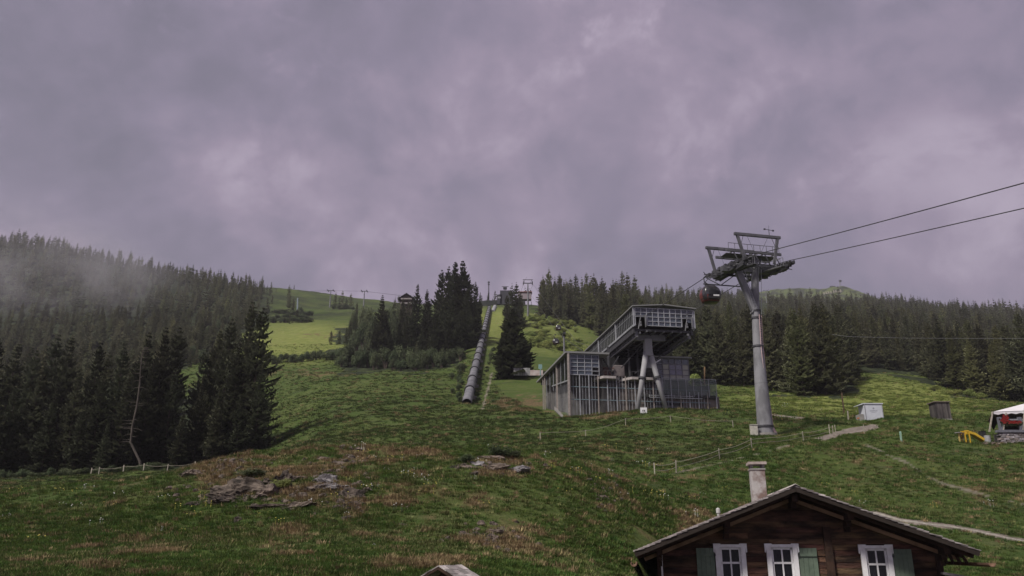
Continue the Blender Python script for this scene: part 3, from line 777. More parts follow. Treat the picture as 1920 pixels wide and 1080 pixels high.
bl = [(1752,742,196,4),(1790,738,190,5),(1815,735,188,5),(1840,745,186,4),(1275,690,190,6),(1300,700,188,5)]
bushes(bl, 'young pale bush at the right forest foot', 'pale bushes at the right forest edge', light=True)
bl = [(330 + R.uniform(-15, 100), 575 + R.uniform(0, 70), 0, 0) for _ in range(16)]
bl = [(px, top, 470 - (top - 575) * 3, R.uniform(6, 9)) for px, top, _, _ in bl]
bushes(bl, 'pale bush among left hillside spruces', 'pale bushes on the left hillside', light=False)

# bare dead spruce in front of the left grove
def dead_spruce():
    f = foot(268, 107); t = thing('dead_spruce', 'bare dead spruce with curved grey trunk in front of the left grove', 'tree', f)
    r = random.Random(5); pts = [f + Vector((0, 0, -.5))]
    for px, row in [(262,865),(245,830),(248,800),(257,760),(262,720),(264,690),(267,660),(273,650)]:
        pts.append(at(px, row, 107))
    b = MB(); b.tube(pts, [.2, .17, .15, .14, .12, .10, .08, .06, .03], 7); b.obj('trunk', M_DEADWOOD, t)
    for k in range(44):
        i = 2 + r.random() * 5.9; a = pts[int(i)].lerp(pts[int(i) + 1], i % 1); s = 1 if k % 2 else -1; ll = r.uniform(.8, 2.3) * (1.1 - i / 12)
        b = MB(); b.tube([a, a + Vector((s * ll * .5, r.uniform(-.3, .1), -.05)), a + Vector((s * ll, r.uniform(-.4, .2), r.uniform(-.4, .3)))], [.045, .03, .012], 4); b.obj('branch', M_DEADWOOD, t)
dead_spruce()

# ------------------------------------------------------------ shared materials
M_STEEL = mat('galvanised_steel', (0.21, 0.21, 0.225), 0.6, (0.13, 0.13, 0.14), scale=0.8, detail=6, metal=0.15, bump=0.15, bscale=6, spec=0.4)
M_STEELD = mat('dark_steel', (0.075, 0.075, 0.082), 0.6, (0.045, 0.045, 0.05), scale=2, metal=0.3)
M_STEELM = mat('head_steel', (0.12, 0.12, 0.13), 0.65, (0.07, 0.07, 0.076), scale=1.5, metal=0.1)
M_RUBBER = mat('black_rubber', (0.03, 0.03, 0.03), 0.8)
M_WHITE = mat('white_paint', (0.74, 0.74, 0.76), 0.55, (0.60, 0.60, 0.61), scale=3)
M_WIRE = mat('wire_rope', (0.09, 0.09, 0.095), 0.5, metal=0.4)
M_CONC = mat('concrete', (0.30, 0.285, 0.27), 0.9, (0.20, 0.19, 0.18), scale=0.7, detail=8, bump=0.2, bscale=8)
M_BLACK = mat('dark_interior', (0.020, 0.020, 0.021), 0.9)
M_GLASS = mat('station_glass', (0.13, 0.155, 0.20), 0.12, (0.055, 0.07, 0.09), scale=0.35, detail=4, spec=0.7, alpha=0.7, vary=0.3)
M_GLASSD = mat('dark_window_glass', (0.02, 0.022, 0.024), 0.12, (0.012, 0.013, 0.015), scale=1, spec=0.35, alpha=0.8)
M_GLASSG = mat('balustrade_glass', (0.17, 0.22, 0.20), 0.12, (0.11, 0.15, 0.14), scale=0.4, spec=0.6, alpha=0.28)
M_ALU = mat('aluminium', (0.40, 0.41, 0.43), 0.45, (0.27, 0.28, 0.30), scale=2, metal=0.3)
M_TIMBER = mat('weathered_timber', (0.16, 0.105, 0.065), 0.9, (0.06, 0.035, 0.022), scale=1.6, detail=7, bump=0.5, bscale=9, stretch=(0.25, 1, 3), vary=0.35)
M_POST = mat('fence_post_wood', (0.40, 0.37, 0.30), 0.9, (0.30, 0.27, 0.22), scale=8, vary=0.2)
M_ROPE = mat('fence_rope', (0.30, 0.27, 0.22), 0.9)

# ------------------------------------------------------------ steel penstock pipe
def penstock():
    Y0, Y1 = 155.0, 470.0
    A, B = at(875, 757, Y0), at(917.5, 577, Y1)
    t = thing('steel_pipe', 'long grey steel pipe with dark ring joints climbing straight up the slope', 'pipeline', A)
    rad = 0.98; d = (B - A); Lt = d.length; d.normalize()
    n = 21
    m = mat('pipe_paint', (0.20, 0.20, 0.215), 0.6, (0.10, 0.10, 0.108), scale=0.5, detail=6, bump=0.1, metal=0.1, vary=0.10)
    up = Vector((0, 0, 1)); side = d.cross(up).normalized(); nup = side.cross(d)
    cuts = [0.0]
    for i in range(n): cuts.append(Lt * (i + 1) / n)
    for i in range(n):
        a, b = A + d * (cuts[i] + .12), A + d * (cuts[i + 1] - .12)
        x = MB(); x.tube([a, b], rad, 24, False); o = x.obj('pipe_section', m, t, smooth=False)
        for p in o.data.polygons: p.use_smooth = len(p.vertices) == 4
        c = A + d * cuts[i + 1]
        x = MB(); x.tube([c - d * .26, c + d * .26], rad + .24, 24); x.obj('ring_joint', M_STEELD, t)
        x = MB()
        for s in (-1, 1):
            q = c + side * s * (rad * .8)
            x.bar(q - nup * .4, (q.x + s * .3, q.y, q.z - 2.4), .3)
        x.box((c.x, c.y, c.z - 1.75), (3.0, 1.4, .9)); x.obj('saddle_support', M_CONC, t)
    x = MB(); x.box(A + Vector((-.6, -.2, -1.9)), (5.6, 3.4, 2.3)); bevel(x.obj('anchor_block', M_CONC, t), .08)
penstock()
def pipe_stub():
    a, b = at(924, 585, 460), at(928, 575, 490)
    x = MB(); x.tube([a, b], 1.2, 14); tag(x.obj('pipe_end', mat('pipe_grey', (0.32, 0.32, 0.335), 0.6)), 'short grey second pipe end appearing beside the top of the long pipe', 'pipe')
pipe_stub()

# ------------------------------------------------------------ big lift pylon
PT = Vector((28.5, 90.6, 32.3))
pex, pey = Vector((.9728, .2316, 0)), Vector((-.2316, .9728, 0))
def pl(a, b, z): return PT + pex * a + pey * b + Vector((0, 0, z))
GA = 2.72
def train_z(e):   # height of the rope along the sheave train
    return -0.0115 * (e - 4.6) ** 2 + 0.0115 * 21.2 if e < 4.6 else 0.24
def pylon():
    foot_ = at(1436, 818, 90); foot_.z = h1(foot_.x, foot_.y)
    t = thing('lift_pylon', 'tall grey tubular gondola lift pylon with forked head on the meadow', 'pylon', foot_)
    m = mat('pylon_steel', (0.22, 0.22, 0.235), 0.8, (0.14, 0.14, 0.15), scale=0.8, detail=8, bump=0.1, bscale=5, lo=0.42, hi=0.56, stretch=(1, 1, .4))
    p = [foot_ - Vector((0, 0, .6)), at(1434.5, 800, 90), at(1427, 720, 90.1), at(1421, 650, 90.3), at(1418, 597, 90.4), at(1417, 583, 90.4)]
    rr = [.90, .86, .72, .55, .50, .49]
    for i in range(len(p) - 1):
        x = MB(); x.tube([p[i], p[i + 1]], [rr[i], rr[i + 1]], 28, False); o = x.obj('trunk_section', m, t)
        for q in o.data.polygons: q.use_smooth = len(q.vertices) == 4
        if i in (0, 2, 3, 4):
            dd = (p[i + 1] - p[i]).normalized()
            x = MB(); x.tube([p[i + 1] - dd * .1, p[i + 1] + dd * .1], rr[i + 1] + .10, 28); x.obj('flange', M_STEELD, t)
    jn = p[-1]
    ra, la = pl(GA - 1.9, 0, 1.25), pl(-GA + 1.2, .0, -.9)
    x = MB(); x.tube([jn, jn.lerp(ra, .5), ra], [.48, .44, .38], 24, False); o = x.obj('right_arm', m, t)
    for q in o.data.polygons: q.use_smooth = len(q.vertices) == 4
    x = MB(); x.bar(jn + Vector((-.15, 0, .1)), la, .7, .75, up=(0, 1, 0)); x.obj('left_arm', m, t)
    x = MB(); x.bar(jn + Vector((-.55, 0, -.3)), jn + Vector((.1, 0, 1.2)), .12, .9, up=(0, 1, 0)); x.obj('fork_gusset', m, t)
    # ladder up the right side
    x = MB(); lad = [foot_ + Vector((1.05, -.3, .3)), at(1448, 800, 89.6), at(1436.5, 720, 89.7), at(1429, 650, 89.9), at(1425.5, 590, 90)]
    for s in (-.18, .18):
        x.tube([q + Vector((s, s, 0)) for q in lad], .035, 5)
    for i in range(4):
        for k in range(14):
            c = lad[i].lerp(lad[i + 1], k / 14); x.bar(c + Vector((-.18, -.18, 0)), c + Vector((.18, .18, 0)), .04)
    x.obj('ladder', mat('ladder_paint', (0.62, 0.50, 0.50), 0.5, (0.5, 0.30, 0.30), scale=4), t)
    x = MB()
    for s in (-.15, .15):
        x.tube([lad[-1] + Vector((s, 0, 0)), ra + Vector((.55 + s, -.3, -.4))], .03, 5)
        x.tube([jn + Vector((s - .1, -.5, 0)), la + Vector((.5 + s, -.4, 0))], .03, 5)
    for k in range(24):
        c = jn.lerp(la, k / 24) + Vector((.15, -.45, 0)); x.bar(c - Vector((.15, 0, 0)), c + Vector((.15, 0, 0)), .03)
    x.obj('fork_ladders', M_ALU, t)
    # yoke between the two rope lines
    x = MB(); x.bar(pl(-GA - 1.0, 0, -.75), pl(GA + .9, 0, -.55), .55, .65); x.obj('yoke_beam', M_STEELM, t)
    x = MB(); x.bar(pl(-GA - .8, 1.6, -.9), pl(GA + .6, 1.6, -.8), .22); x.bar(pl(-GA - .8, -1.6, -.7), pl(GA + .6, -1.6, -.6), .22); x.obj('cross_brace', M_STEELD, t)
    for side in (-1, 1):
        a0 = side * GA
        L0, L1 = (-4.4, 4.9) if side < 0 else (-4.6, 4.6)
        # curved sheave carrier beams
        x = MB(); es = np.linspace(L0 + .4, L1 - .4, 9)
        for i in range(8):
            for off in (-.22, .22):
                x.bar(pl(a0 + off, es[i], train_z(es[i]) - .55), pl(a0 + off, es[i + 1], train_z(es[i + 1]) - .55), .09, .30)
        for e in (-2.6, -.9, .9, 2.6):
            x.bar(pl(a0, e - .9, train_z(e) - .85), pl(a0, e + .9, train_z(e) - .85), .2, .32)
        x.obj('sheave_carrier', M_STEELD, t)
        wheel = MB(); wheel.tube([pex * -.09, pex * .09], .26, 12); wheel.tube([pex * -.14, pex * .14], .12, 8)
        wm = wheel.mesh('sheave', M_RUBBER)
        for e in np.linspace(L0 + .3, L1 - .3, 14):
            o = link('sheave', wm, t); o.location = pl(a0, e, train_z(e) - .30) - foot_
        # catwalk beside the train, with railing
        oa = a0 + side * -.95
        x = MB(); es = np.linspace(L0 + .2, L1 - .2, 7)
        for i in range(6):
            x.bar(pl(oa, es[i], train_z(es[i]) - .75), pl(oa, es[i + 1], train_z(es[i + 1]) - .75), .6, .06)
            for off in (-.3, .3):
                x.bar(pl(oa + off, es[i], train_z(es[i]) - .82), pl(oa + off, es[i + 1], train_z(es[i + 1]) - .82), .07, .16)
            x.bar(pl(oa - .3, es[i], train_z(es[i]) - .8), pl(oa + .3, es[i + 1], train_z(es[i + 1]) - .8), .05)
        x.obj('catwalk', M_STEELM, t)
        x = MB()
        for i in range(7):
            x.bar(pl(oa, es[i], train_z(es[i]) - .75), pl(oa, es[i], train_z(es[i]) + .25), .05)
            if i: x.bar(pl(oa, es[i - 1], train_z(es[i - 1]) + .25), pl(oa, es[i], train_z(es[i]) + .25), .05)
        x.obj('railing', M_STEEL, t)
        x = MB()
        for i in range(7):   # outer guard blocks of the rope catchers
            e = es[i]; x.box(pl(a0 + side * .35, e, train_z(e) - .25), (.16, .5, .4), pex, pey)
        x.obj('rope_catchers', M_STEELD, t)
    x = MB(); x.bar(pl(-GA - 1.7, 3.4, -1.6), pl(GA - 1.0, 3.4, -1.55), .12); x.bar(pl(-GA - 1.2, 3.6, -.7), pl(-GA + .6, 3.4, -1.6), .08); x.bar(pl(-GA - 1.7, 3.4, -1.6), pl(-GA - .8, 3.2, -.6), .08)
    x.bar(pl(-GA + .6, 3.4, -1.6), pl(-GA + 1.4, .2, -.9), .08); x.obj('lower_frame', M_STEELD, t)
    # two gallows frames above
    for e, (w0, w1), ht in ((-2.6, (-3.1, 2.9), 2.8), (2.9, (-4.0, 2.5), 3.0)):
        x = MB(); x.bar(pl(w0, e, ht), pl(w1, e, ht), .3, .32); x.obj('gallows_beam', M_STEELM, t)
        for s, wa in ((-1, w0), (1, w1)):
            x = MB(); x.bar(pl(wa - s * .35, e, ht), pl(wa - s * 1.15, e, -.6), .26, .3); x.obj('gallows_leg', M_STEELM, t)
            x = MB(); x.tube([pl(wa - s * 1.2, e, ht), pl(wa - s * .7, e, ht - 1.4)], .03, 4); x.tube([pl(wa - s * 1.6, e, ht), pl(wa - s * 2.5, e + .3, ht - 1.9)], .02, 4); x.obj('brace_rod', M_STEELD, t)
    x = MB(); q = pl(1.5, -2.6, 2.85); x.tube([q, q + Vector((0, 0, .9))], .04, 5); x.tube([q + Vector((-.5, 0, .95)), q + Vector((.5, 0, .75))], .035, 4)
    for s in (-1, 1): x.box(q + Vector((s * .5, 0, .85 - s * .1)), (.2, .16, .16))
    x.tube([q + Vector((0, 0, .9)), q + Vector((.05, 0, 1.4))], .02, 4); x.obj('wind_gauge', M_STEELD, t)
    for side in (-1, 1):
        a0 = side * GA; inn = a0 - side * .95; x = MB(); es = np.linspace(-3.8, 4.2, 8)
        for i in range(7):
            x.bar(pl(inn, es[i], train_z(es[i]) - .8), pl(inn, es[i + 1], train_z(es[i + 1]) - .8), .5, .06)
            x.bar(pl(inn, es[i], train_z(es[i]) - .8), pl(inn, es[i], train_z(es[i]) + .2), .05)
            x.bar(pl(inn, es[i], train_z(es[i]) + .2), pl(inn, es[i + 1], train_z(es[i + 1]) + .2), .05)
            x.bar(pl(a0 + .5, es[i], train_z(es[i]) - 1.0), pl(a0 - .5, es[i + 1], train_z(es[i + 1]) - .6), .08)
        x.obj('inner_catwalk', M_STEELM, t)
        for e in (-3.0, -1.0, 1.0, 3.0):
            x = MB(); x.box(pl(a0, e, train_z(e) - .75), (.5, 1.3, .55), pex, pey); x.obj('rocker_box', M_STEELD, t)
    x = MB()
    for e in (-1.3, 1.3): x.bar(pl(-GA - .9, e, 1.2), pl(GA + .9, e, 1.2), .2, .3)
    x.bar(pl(-GA - .6, 0, 1.05), pl(GA + .6, 0, 1.05), 1.5, .06)
    for a_ in (-GA, -GA / 2, 0, GA / 2, GA):
        x.bar(pl(a_, -1.3, 1.15), pl(a_, 1.3, 1.15), .12); x.bar(pl(a_, -1.3, 1.2), pl(a_ + .7, -1.3, -.3), .1)
    x.obj('upper_crosshead', M_STEELM, t)
    x = MB()
    for k in range(9):
        a_ = -GA - .6 + k * (2 * GA + 1.2) / 8; x.bar(pl(a_, -1.4, 1.3), pl(a_, -1.4, 2.1), .045)
    x.bar(pl(-GA - .6, -1.4, 2.1), pl(GA + .6, -1.4, 2.1), .05); x.obj('railing', M_STEELM, t)
    for e in (-1.0, 1.0):
        x = MB()
        for k in range(6):
            p0, p1 = -GA + 1 + k * (2 * GA - 2) / 6, -GA + 1 + (k + 1) * (2 * GA - 2) / 6
            x.bar(pl(p0, e, -.9 if k % 2 else -.2), pl(p1, e, -.2 if k % 2 else -.9), .09)
        x.bar(pl(-GA, e, -.15), pl(GA, e, -.15), .12); x.obj('truss', M_STEELM, t)
    for dx in (-.6, .5, 1.3): 
        x = MB(); x.tube([pl(dx, -.4, -.4), pl(dx, -.4, .55)], .05, 5); x.box(pl(dx, -.4, .6), (.16, .16, .2)); x.obj('switch_mast', M_STEELD, t)
    x = MB(); x.tube([foot_ + Vector((0, 0, -.5)), foot_ + Vector((0, 0, .22))], 1.25, 20); x.obj('base_plinth', M_CONC, t)
    c = at(1414, 812, 89.2); c.z = h1(c.x, c.y)
    x = MB(); x.box(c + Vector((0, 0, .55)), (.75, .5, 1.2)); x.box(c + Vector((0, -.02, 1.2)), (.83, .58, .08)); x.box(c + Vector((.2, -.27, .6)), (.05, .03, .2))
    tag(bevel(x.obj('control_cabinet', mat('cream_paint', (0.50, 0.48, 0.42), .6)), .02), 'small cream control cabinet at the foot of the big lift pylon', 'cabinet')
pylon()

# ------------------------------------------------------------ cabins
M_CABR = mat('cabin_red', (0.15, 0.038, 0.036), 0.35, (0.15, 0.035, 0.035), scale=1, spec=0.5)
M_CABK = mat('cabin_black', (0.030, 0.028, 0.030), 0.3, spec=0.5)
M_CABG = mat('cabin_glass', (0.045, 0.045, 0.052), 0.1, spec=0.7)
def ring_loft(zs, hw, hd, n=28, pw=3.2, c=(0, 0, 0)):
    V = []
    for z, w, d in zip(zs, hw, hd):
        for j in range(n):
            a = 2 * math.pi * j / n; ca, sa = math.cos(a), math.sin(a)
            V.append((c[0] + math.copysign(abs(ca) ** (2 / pw), ca) * w, c[1] + math.copysign(abs(sa) ** (2 / pw), sa) * d, c[2] + z))
    k = len(zs); Fc = [(i * n + j, i * n + (j + 1) % n, (i + 1) * n + (j + 1) % n, (i + 1) * n + j) for i in range(k - 1) for j in range(n)]
    Fc += [tuple(range(n - 1, -1, -1)), tuple((k - 1) * n + j for j in range(n))]
    return V, Fc
def cabin(hang, label, scale=1.0, rz=0.0, detail=True, group=None):
    """8 seat cabin hanging 4 m under the rope grip; local z=0 is the rope"""
    t = thing('gondola_cabin', label, 'gondola', hang, group); t.rotation_euler = (0, 0, rz); t.scale = (scale,) * 3
    def part(b, nm, m, smooth=False):
        me = b.mesh(nm, m, smooth); return link(nm, me, t)
    zb = -3.65
    prof_z = [0, .12, .45, .9, 1.35, 1.75, 2.05, 2.16]; pw = [.78, .95, 1.12, 1.22, 1.20, 1.06, .80, .62]
    V, Fc = ring_loft([zb + z for z in prof_z], pw, [q * .92 for q in pw]); b = MB(); b.add(V, Fc); part(b, 'body', M_CABK, True)
    def band(z0, z1, k, m, nm, a0=0, a1=2 * math.pi, n=40):
        zs = np.linspace(z0, z1, 5); w = np.interp(zs, prof_z, pw) * k; V = []
        for z, ww in zip(zs, w):
            for j in range(n + 1):
                a = a0 + (a1 - a0) * j / n; ca, sa = math.cos(a), math.sin(a)
                V.append((math.copysign(abs(ca) ** (2 / 3.2), ca) * ww, math.copysign(abs(sa) ** (2 / 3.2), sa) * ww * .92, zb + z))
        N1 = n + 1
        Fc = [(i * N1 + j, i * N1 + j + 1, (i + 1) * N1 + j + 1, (i + 1) * N1 + j) for i in range(4) for j in range(n)]
        b = MB(); b.add(V, Fc); part(b, nm, m, True)
    band(.04, .22, 1.03, mat('skirt_dark_red', (0.11, 0.03, 0.028), .4), 'red_skirt')
    band(.85, 1.72, 1.012, M_CABG, 'front_window', math.radians(-128), math.radians(-38))
    band(.85, 1.72, 1.012, M_CABG, 'side_window', math.radians(-32), math.radians(32))
    band(.85, 1.72, 1.012, M_CABG, 'rear_window', math.radians(52), math.radians(128))
    band(.85, 1.72, 1.012, M_CABG, 'side_window', math.radians(196), math.radians(222))
    band(.25, 1.95, 1.016, M_CABR, 'red_panel', math.radians(140), math.radians(192), 14)
    band(.28, .80, 1.018, M_CABR, 'red_panel', math.radians(-122), math.radians(-106), 8)
    b = MB(); b.box((.22, -1.415, zb + .60), (.75, .02, .2)); part(b, 'number_plate', M_WHITE)
    b = MB(); b.box((0, -1.22, zb + .42), (1.5, .26, .3)); b.box((0, -1.38, zb + .5), (1.5, .04, .5)); part(b, 'ski_rack', M_CABK)
    b = MB(); b.box((0, 0, zb + 2.2), (1.1, .9, .1)); b.bar((-.6, 0, zb + 2.32), (.7, 0, zb + 2.32), .12); part(b, 'roof_frame', M_STEELD)
    b = MB(); b.tube([(0, 0, zb + 2.3), (-.15, 0, zb + 2.42), (-.62, 0, zb + 2.75), (-.66, 0, -.35), (-.30, 0, -.05), (0, 0, 0)], .075, 8); part(b, 'hanger_arm', M_STEELD)
    b = MB(); b.box((0, 0, .02), (.28, .9, .28)); b.bar((-.5, .2, .12), (.3, .2, .25), .1); b.tube([(-.25, .3, .2), (-.5, .3, .5)], .05, 5); part(b, 'grip', M_STEELD)
    return t

RA0, RB0 = pl(-GA, 0, 0), pl(GA, 0, 0)
ST_A, ST_B = Vector((20.1, 115.5, 33.2)), Vector((25.6, 117.0, 33.2))
def near_end(T, e0, px, row, ext=18):
    p = T + pey * e0 + Vector((0, 0, train_z(e0)))
    u, yc, zc = ray(px, row)
    # where the rope's vertical plane meets the sight line
    A = np.array([[-pey.x, -u], [-pey.y, -yc]]); s, k = np.linalg.solve(A, np.array([-p.x, -p.y]))
    q = Vector((k * u, k * yc, k * zc)); return p, q + (q - p).normalized() * ext
def rope(pts, r, label, sag=0.0, n=14):
    out = []
    for a, b in zip(pts[:-1], pts[1:]):
        a, b = Vector(a), Vector(b); k = n if (b - a).length > 12 else 1
        for i in range(k):
            t = i / k; q = a.lerp(b, t); q.z -= sag * 4 * t * (1 - t) * ((b - a).length / 40) ** 1.5; out.append(q)
    out.append(Vector(pts[-1]))
    x = MB(); x.tube(out, r, 6); return tag(x.obj('haul_rope', M_WIRE), label, 'rope')
for T, S, (px, row), e1, lab in ((RA0, ST_A, (1920, 340), 4.9, 'upper left steel haul rope running over the big pylon down into the station'), (RB0, ST_B, (1920, 388), 4.6, 'lower right steel haul rope running over the big pylon down into the station')):
    p, q = near_end(T, -4.4, px, row)
    mid = [T + pey * e + Vector((0, 0, train_z(e))) for e in np.linspace(-4.4, e1, 8)]
    rope([q] + mid + [S, S + Vector((-.8, 5, 0))], .045, lab, .08)
cp = RA0 + pey * 5.15; cp.z = RA0.z + .24
cabin(cp, 'large dark red gondola cabin hanging just left of the big lift pylon', 1.0, math.radians(8))

# ------------------------------------------------------------ lift station
SO = Vector((18.35, 115.0, 0)); se1, se2 = Vector((.9874, .158, 0)), Vector((-.158, .9874, 0))
def sp_(px, row, b):
    u, yc, zc = ray(px, row); t = (b + SO.x * se2.x + SO.y * se2.y) / (u * se2.x + yc * se2.y)
    w = Vector((t * u, t * yc, t * zc)); return (w - SO).dot(se1), w.z
def sw(a, b, z): return Vector((SO.x, SO.y, 0)) + se1 * a + se2 * b + Vector((0, 0, z))
def sl(P, off): return [p + off for p in P]
def station():
    base = sw(0, 5, 18)
    t = thing('lift_station', 'grey glass and steel gondola station with cantilevered hood on the slope', 'building', base)
    ob = lambda x, nm, m, **k: x.obj(nm, m, t, **k)
    def bx(x, a0, a1, b0, b1, z0, z1):
        x.hexa([sw(a0, b0, z0), sw(a1, b0, z0), sw(a1, b1, z0), sw(a0, b1, z0), sw(a0, b0, z1), sw(a1, b0, z1), sw(a1, b1, z1), sw(a0, b1, z1)])
    # ---- upper hood
    aL, zt = sp_(1188, 576, 0); aR, zt2 = sp_(1299, 581, 0)
    zb = sp_(1192, 609, 0)[1]; zf = sp_(1245, 612, 0)[1]
    Lh = 30.0; am = (aL + aR) / 2
    x = MB()
    loop = [sw(aL - .35, -.5, zt + .02), sw(am, -.5, zt + .42), sw(aR + .35, -.5, zt + .02), sw(aR + .35, -.5, zt + .17), sw(am, -.5, zt + .57), sw(aL - .35, -.5, zt + .17)]
    x.slab(loop, se2 * (Lh + .8)); ob(x, 'hood_roof', mat('roof_sheet', (0.22, 0.22, 0.22), .6, (0.2, 0.2, 0.2), scale=1))
    # front grid: 10 x 4 panes with two rope openings
    nc, nr = 10, 4
    ca = np.linspace(aL + .12, aR - .12, nc + 1); cz = np.linspace(zf, zt - .08, nr + 1)
    gm = MB(); pane = MB(); dx, dz = ca[1] - ca[0], cz[1] - cz[0]
    hole = {(0, 0), (0, 1), (1, 0), (1, 1), (8, 0), (8, 1), (9, 0)}
    pane.add([se1 * .04 + Vector((0, 0, .04)), se1 * (dx - .04) + Vector((0, 0, .04)), se1 * (dx - .04) + Vector((0, 0, dz - .04)), se1 * .04 + Vector((0, 0, dz - .04))] , [(0, 1, 2, 3)])
    pane.add([v + np.array(se2) * .03 for v in pane.v[0]], [(3, 2, 1, 0)])
    pane_me = pane.mesh('glass_pane', M_GLASS)
    for i in range(nc):
        for j in range(nr):
            if (i, j) in hole: continue
            o = link('glass_pane', pane_me, t); o.location = sw(ca[i], .0, cz[j]) - base
    for i in range(nc + 1):
        lo = 2 if i in (0, 1, 9, 10) and i not in (10,) else 0
        if i == 1: lo = 2
        if i == 0: lo = 0
        if i == 10: lo = 0
        gm.bar(sw(ca[i], -.04, cz[lo]), sw(ca[i], -.04, cz[-1]), .10 if i % 2 else .16, .12, up=se2)
    for j in range(nr + 1):
        a0, a1 = (ca[2], ca[8]) if j < 2 else (ca[0], ca[-1])
        gm.bar(sw(a0, -.05, cz[j]), sw(a1, -.05, cz[j]), .12, .10)
    ob(gm, 'front_glazing_bars', M_ALU)
    # side walls of the hood, glass behind many thin slats
    for a_, s in ((aL, -1), (aR, 1)):
        x = MB(); x.slab([sw(a_, 0.1, zb), sw(a_, Lh, zb), sw(a_, Lh, zt), sw(a_, 0.1, zt)], se1 * (-.04 * s)); ob(x, 'side_glass', M_GLASSD)
        x = MB()
        for k in range(34):
            b_ = .2 + k * (Lh - .4) / 33
            x.bar(sw(a_ + s * .06, b_, zb), sw(a_ + s * .06, b_, zt), .04, .05)
        x.bar(sw(a_ + s * .06, 0, (zb + zt) / 2 + .4), sw(a_ + s * .06, Lh, (zb + zt) / 2 + .4), .05)
        tag(ob(x, 'slats', M_ALU), kind='stuff')
        for b_ in (0, 9.5, 20, 29.8):
            x = MB(); x.bar(sw(a_ + s * .12, b_, zb - .3), sw(a_ + s * .12, b_, zt), .18, .22); ob(x, 'post', M_ALU)
        x = MB(); x.bar(sw(a_ + s * .05, -.2, zb - .05), sw(a_ + s * .05, Lh, zb - .05), .24, .3); ob(x, 'edge_trim', M_ALU)
        x = MB(); x.bar(sw(a_ - s * .15, .6, zb - .65), sw(a_ - s * .15, Lh, zb - .65), .35, .9); ob(x, 'side_girder', M_STEELD)
        x = MB(); x.bar(sw(a_ - s * .9, .3, zb - 1.1), sw(a_ - s * .9, Lh, zb - 1.1), .22, .3); ob(x, 'lower_rail', M_STEEL)
        x = MB()
        for k in range(20):
            b_ = 1 + k * 1.4
            x.bar(sw(a_ - s * .55, b_, zb - 1.5), sw(a_ - s * .55, b_, zb - .5), .22, .5, up=se1)
        x.bar(sw(a_ - s * .55, .6, zb - 1.6), sw(a_ - s * .55, Lh, zb - 1.6), .3, .18)
        ob(x, 'lattice_web', M_STEEL)
    # white corner cheek at the right end
    x = MB(); x.slab([sw(aR + .02, 0, zb - .4), sw(aR + .02, 1.6, zb - .4), sw(aR + .02, 1.6, zb + 1.3), sw(aR + .02, 0, zb + 1.0)], se1 * .05); ob(x, 'corner_cheek', M_ALU)
    # underside: joists and deck
    x = MB(); bx(x, aL + .3, aR - .3, 2.2, Lh, zf - .25, zf - .1); ob(x, 'underside_deck', mat('rust_red_soffit', (0.085, 0.050, 0.046), .9, (0.035, 0.026, 0.026), scale=.6))
    for k in range(12):
        b_ = .8 + k * 2.4
        x = MB(); x.bar(sw(aL + .3, b_, zf - .5), sw(aR - .3, b_, zf - .5), .18, .35); ob(x, 'joist', M_STEELD)
    for a_ in np.linspace(aL + 2.0, aR - 2.0, 5):
        x = MB(); x.bar(sw(a_, .3, zf - .75), sw(a_, Lh, zf - .75), .14, .22); ob(x, 'stringer', M_STEEL)
    # rope wheels in the openings
    for a_ in ((ca[0] + ca[2]) / 2, (ca[8] + ca[10]) / 2):
        x = MB()
        for k in range(6):
            c = sw(a_, .4 + k * .9, zf + .5); x.tube([c - se1 * .1, c + se1 * .1], .3, 12)
        x.bar(sw(a_, 0, zf + .1), sw(a_, 6, zf + .1), .25, .3); x.bar(sw(a_ + .6, -.3, zf - .3), sw(a_ + .6, -.3, zf + 1.6), .14); x.bar(sw(a_ - .6, -.5, zf - .7), sw(a_ - .1, -.2, zf + 1.2), .1)
        x.bar(sw(a_ - .7, -.1, zf + 1.5), sw(a_ + .9, -.1, zf + 1.5), .1)
        ob(x, 'rope_guide', M_STEEL)
    # ---- A-frame support in front
    bq = 3.0
    (a1, z1), (a2, z2) = sp_(1190, 634, bq), sp_(1246, 634, bq)
    x = MB(); x.bar(sw(a1, bq, z1 + .1), sw(a2, bq, z1 + .1), .7, .9); ob(x, 'column_head', M_STEEL)
    ac, zc_ = sp_(1215.5, 666, bq)
    mcol = mat('column_paint', (0.29, 0.285, 0.30), .6, (0.25, 0.25, 0.26), scale=.7, detail=6)
    x = MB(); x.bar(sw(ac, bq, z1 - .1), sw(ac, bq, zc_ - .2), 1.15, 1.0, up=se2); bevel(ob(x, 'column_stem', mcol), .06)
    for px, row, s in ((1193, 766, -1), (1250, 762, 1)):
        af, zf_ = sp_(px, row, bq - .5); gz = h1(*sw(af, bq - .5, 0)[:2]) - .6
        top = sw(ac + s * .3, bq, zc_ + .5); ft = sw(af, bq - .5, gz)
        x = MB(); x.tube([top, ft], [.44, .31], 18, True); o = ob(x, 'leg', mcol)
        for q in o.data.polygons: q.use_smooth = len(q.vertices) == 4
        c = top.lerp(ft, .42); d_ = (ft - top).normalized(); x = MB(); x.tube([c - d_ * .14, c + d_ * .14], .60, 18); ob(x, 'leg_collar', M_STEELD)
    x = MB(); aw, zw = sp_(1215, 690, bq); x.slab([sw(ac - .3, bq - .1, zc_), sw(ac + .3, bq - .1, zc_), sw(ac + 1.0, bq - .1, zw), sw(ac - 1.0, bq - .1, zw)], se2 * .2); ob(x, 'leg_web', M_STEEL)
    # ---- left wing
    bw = 5.5
    wa0, wz = sp_(1066, 663, bw); wa1, _ = sp_(1122, 663, bw); _, wzb = sp_(1100, 703, bw)
    lb = 23.0
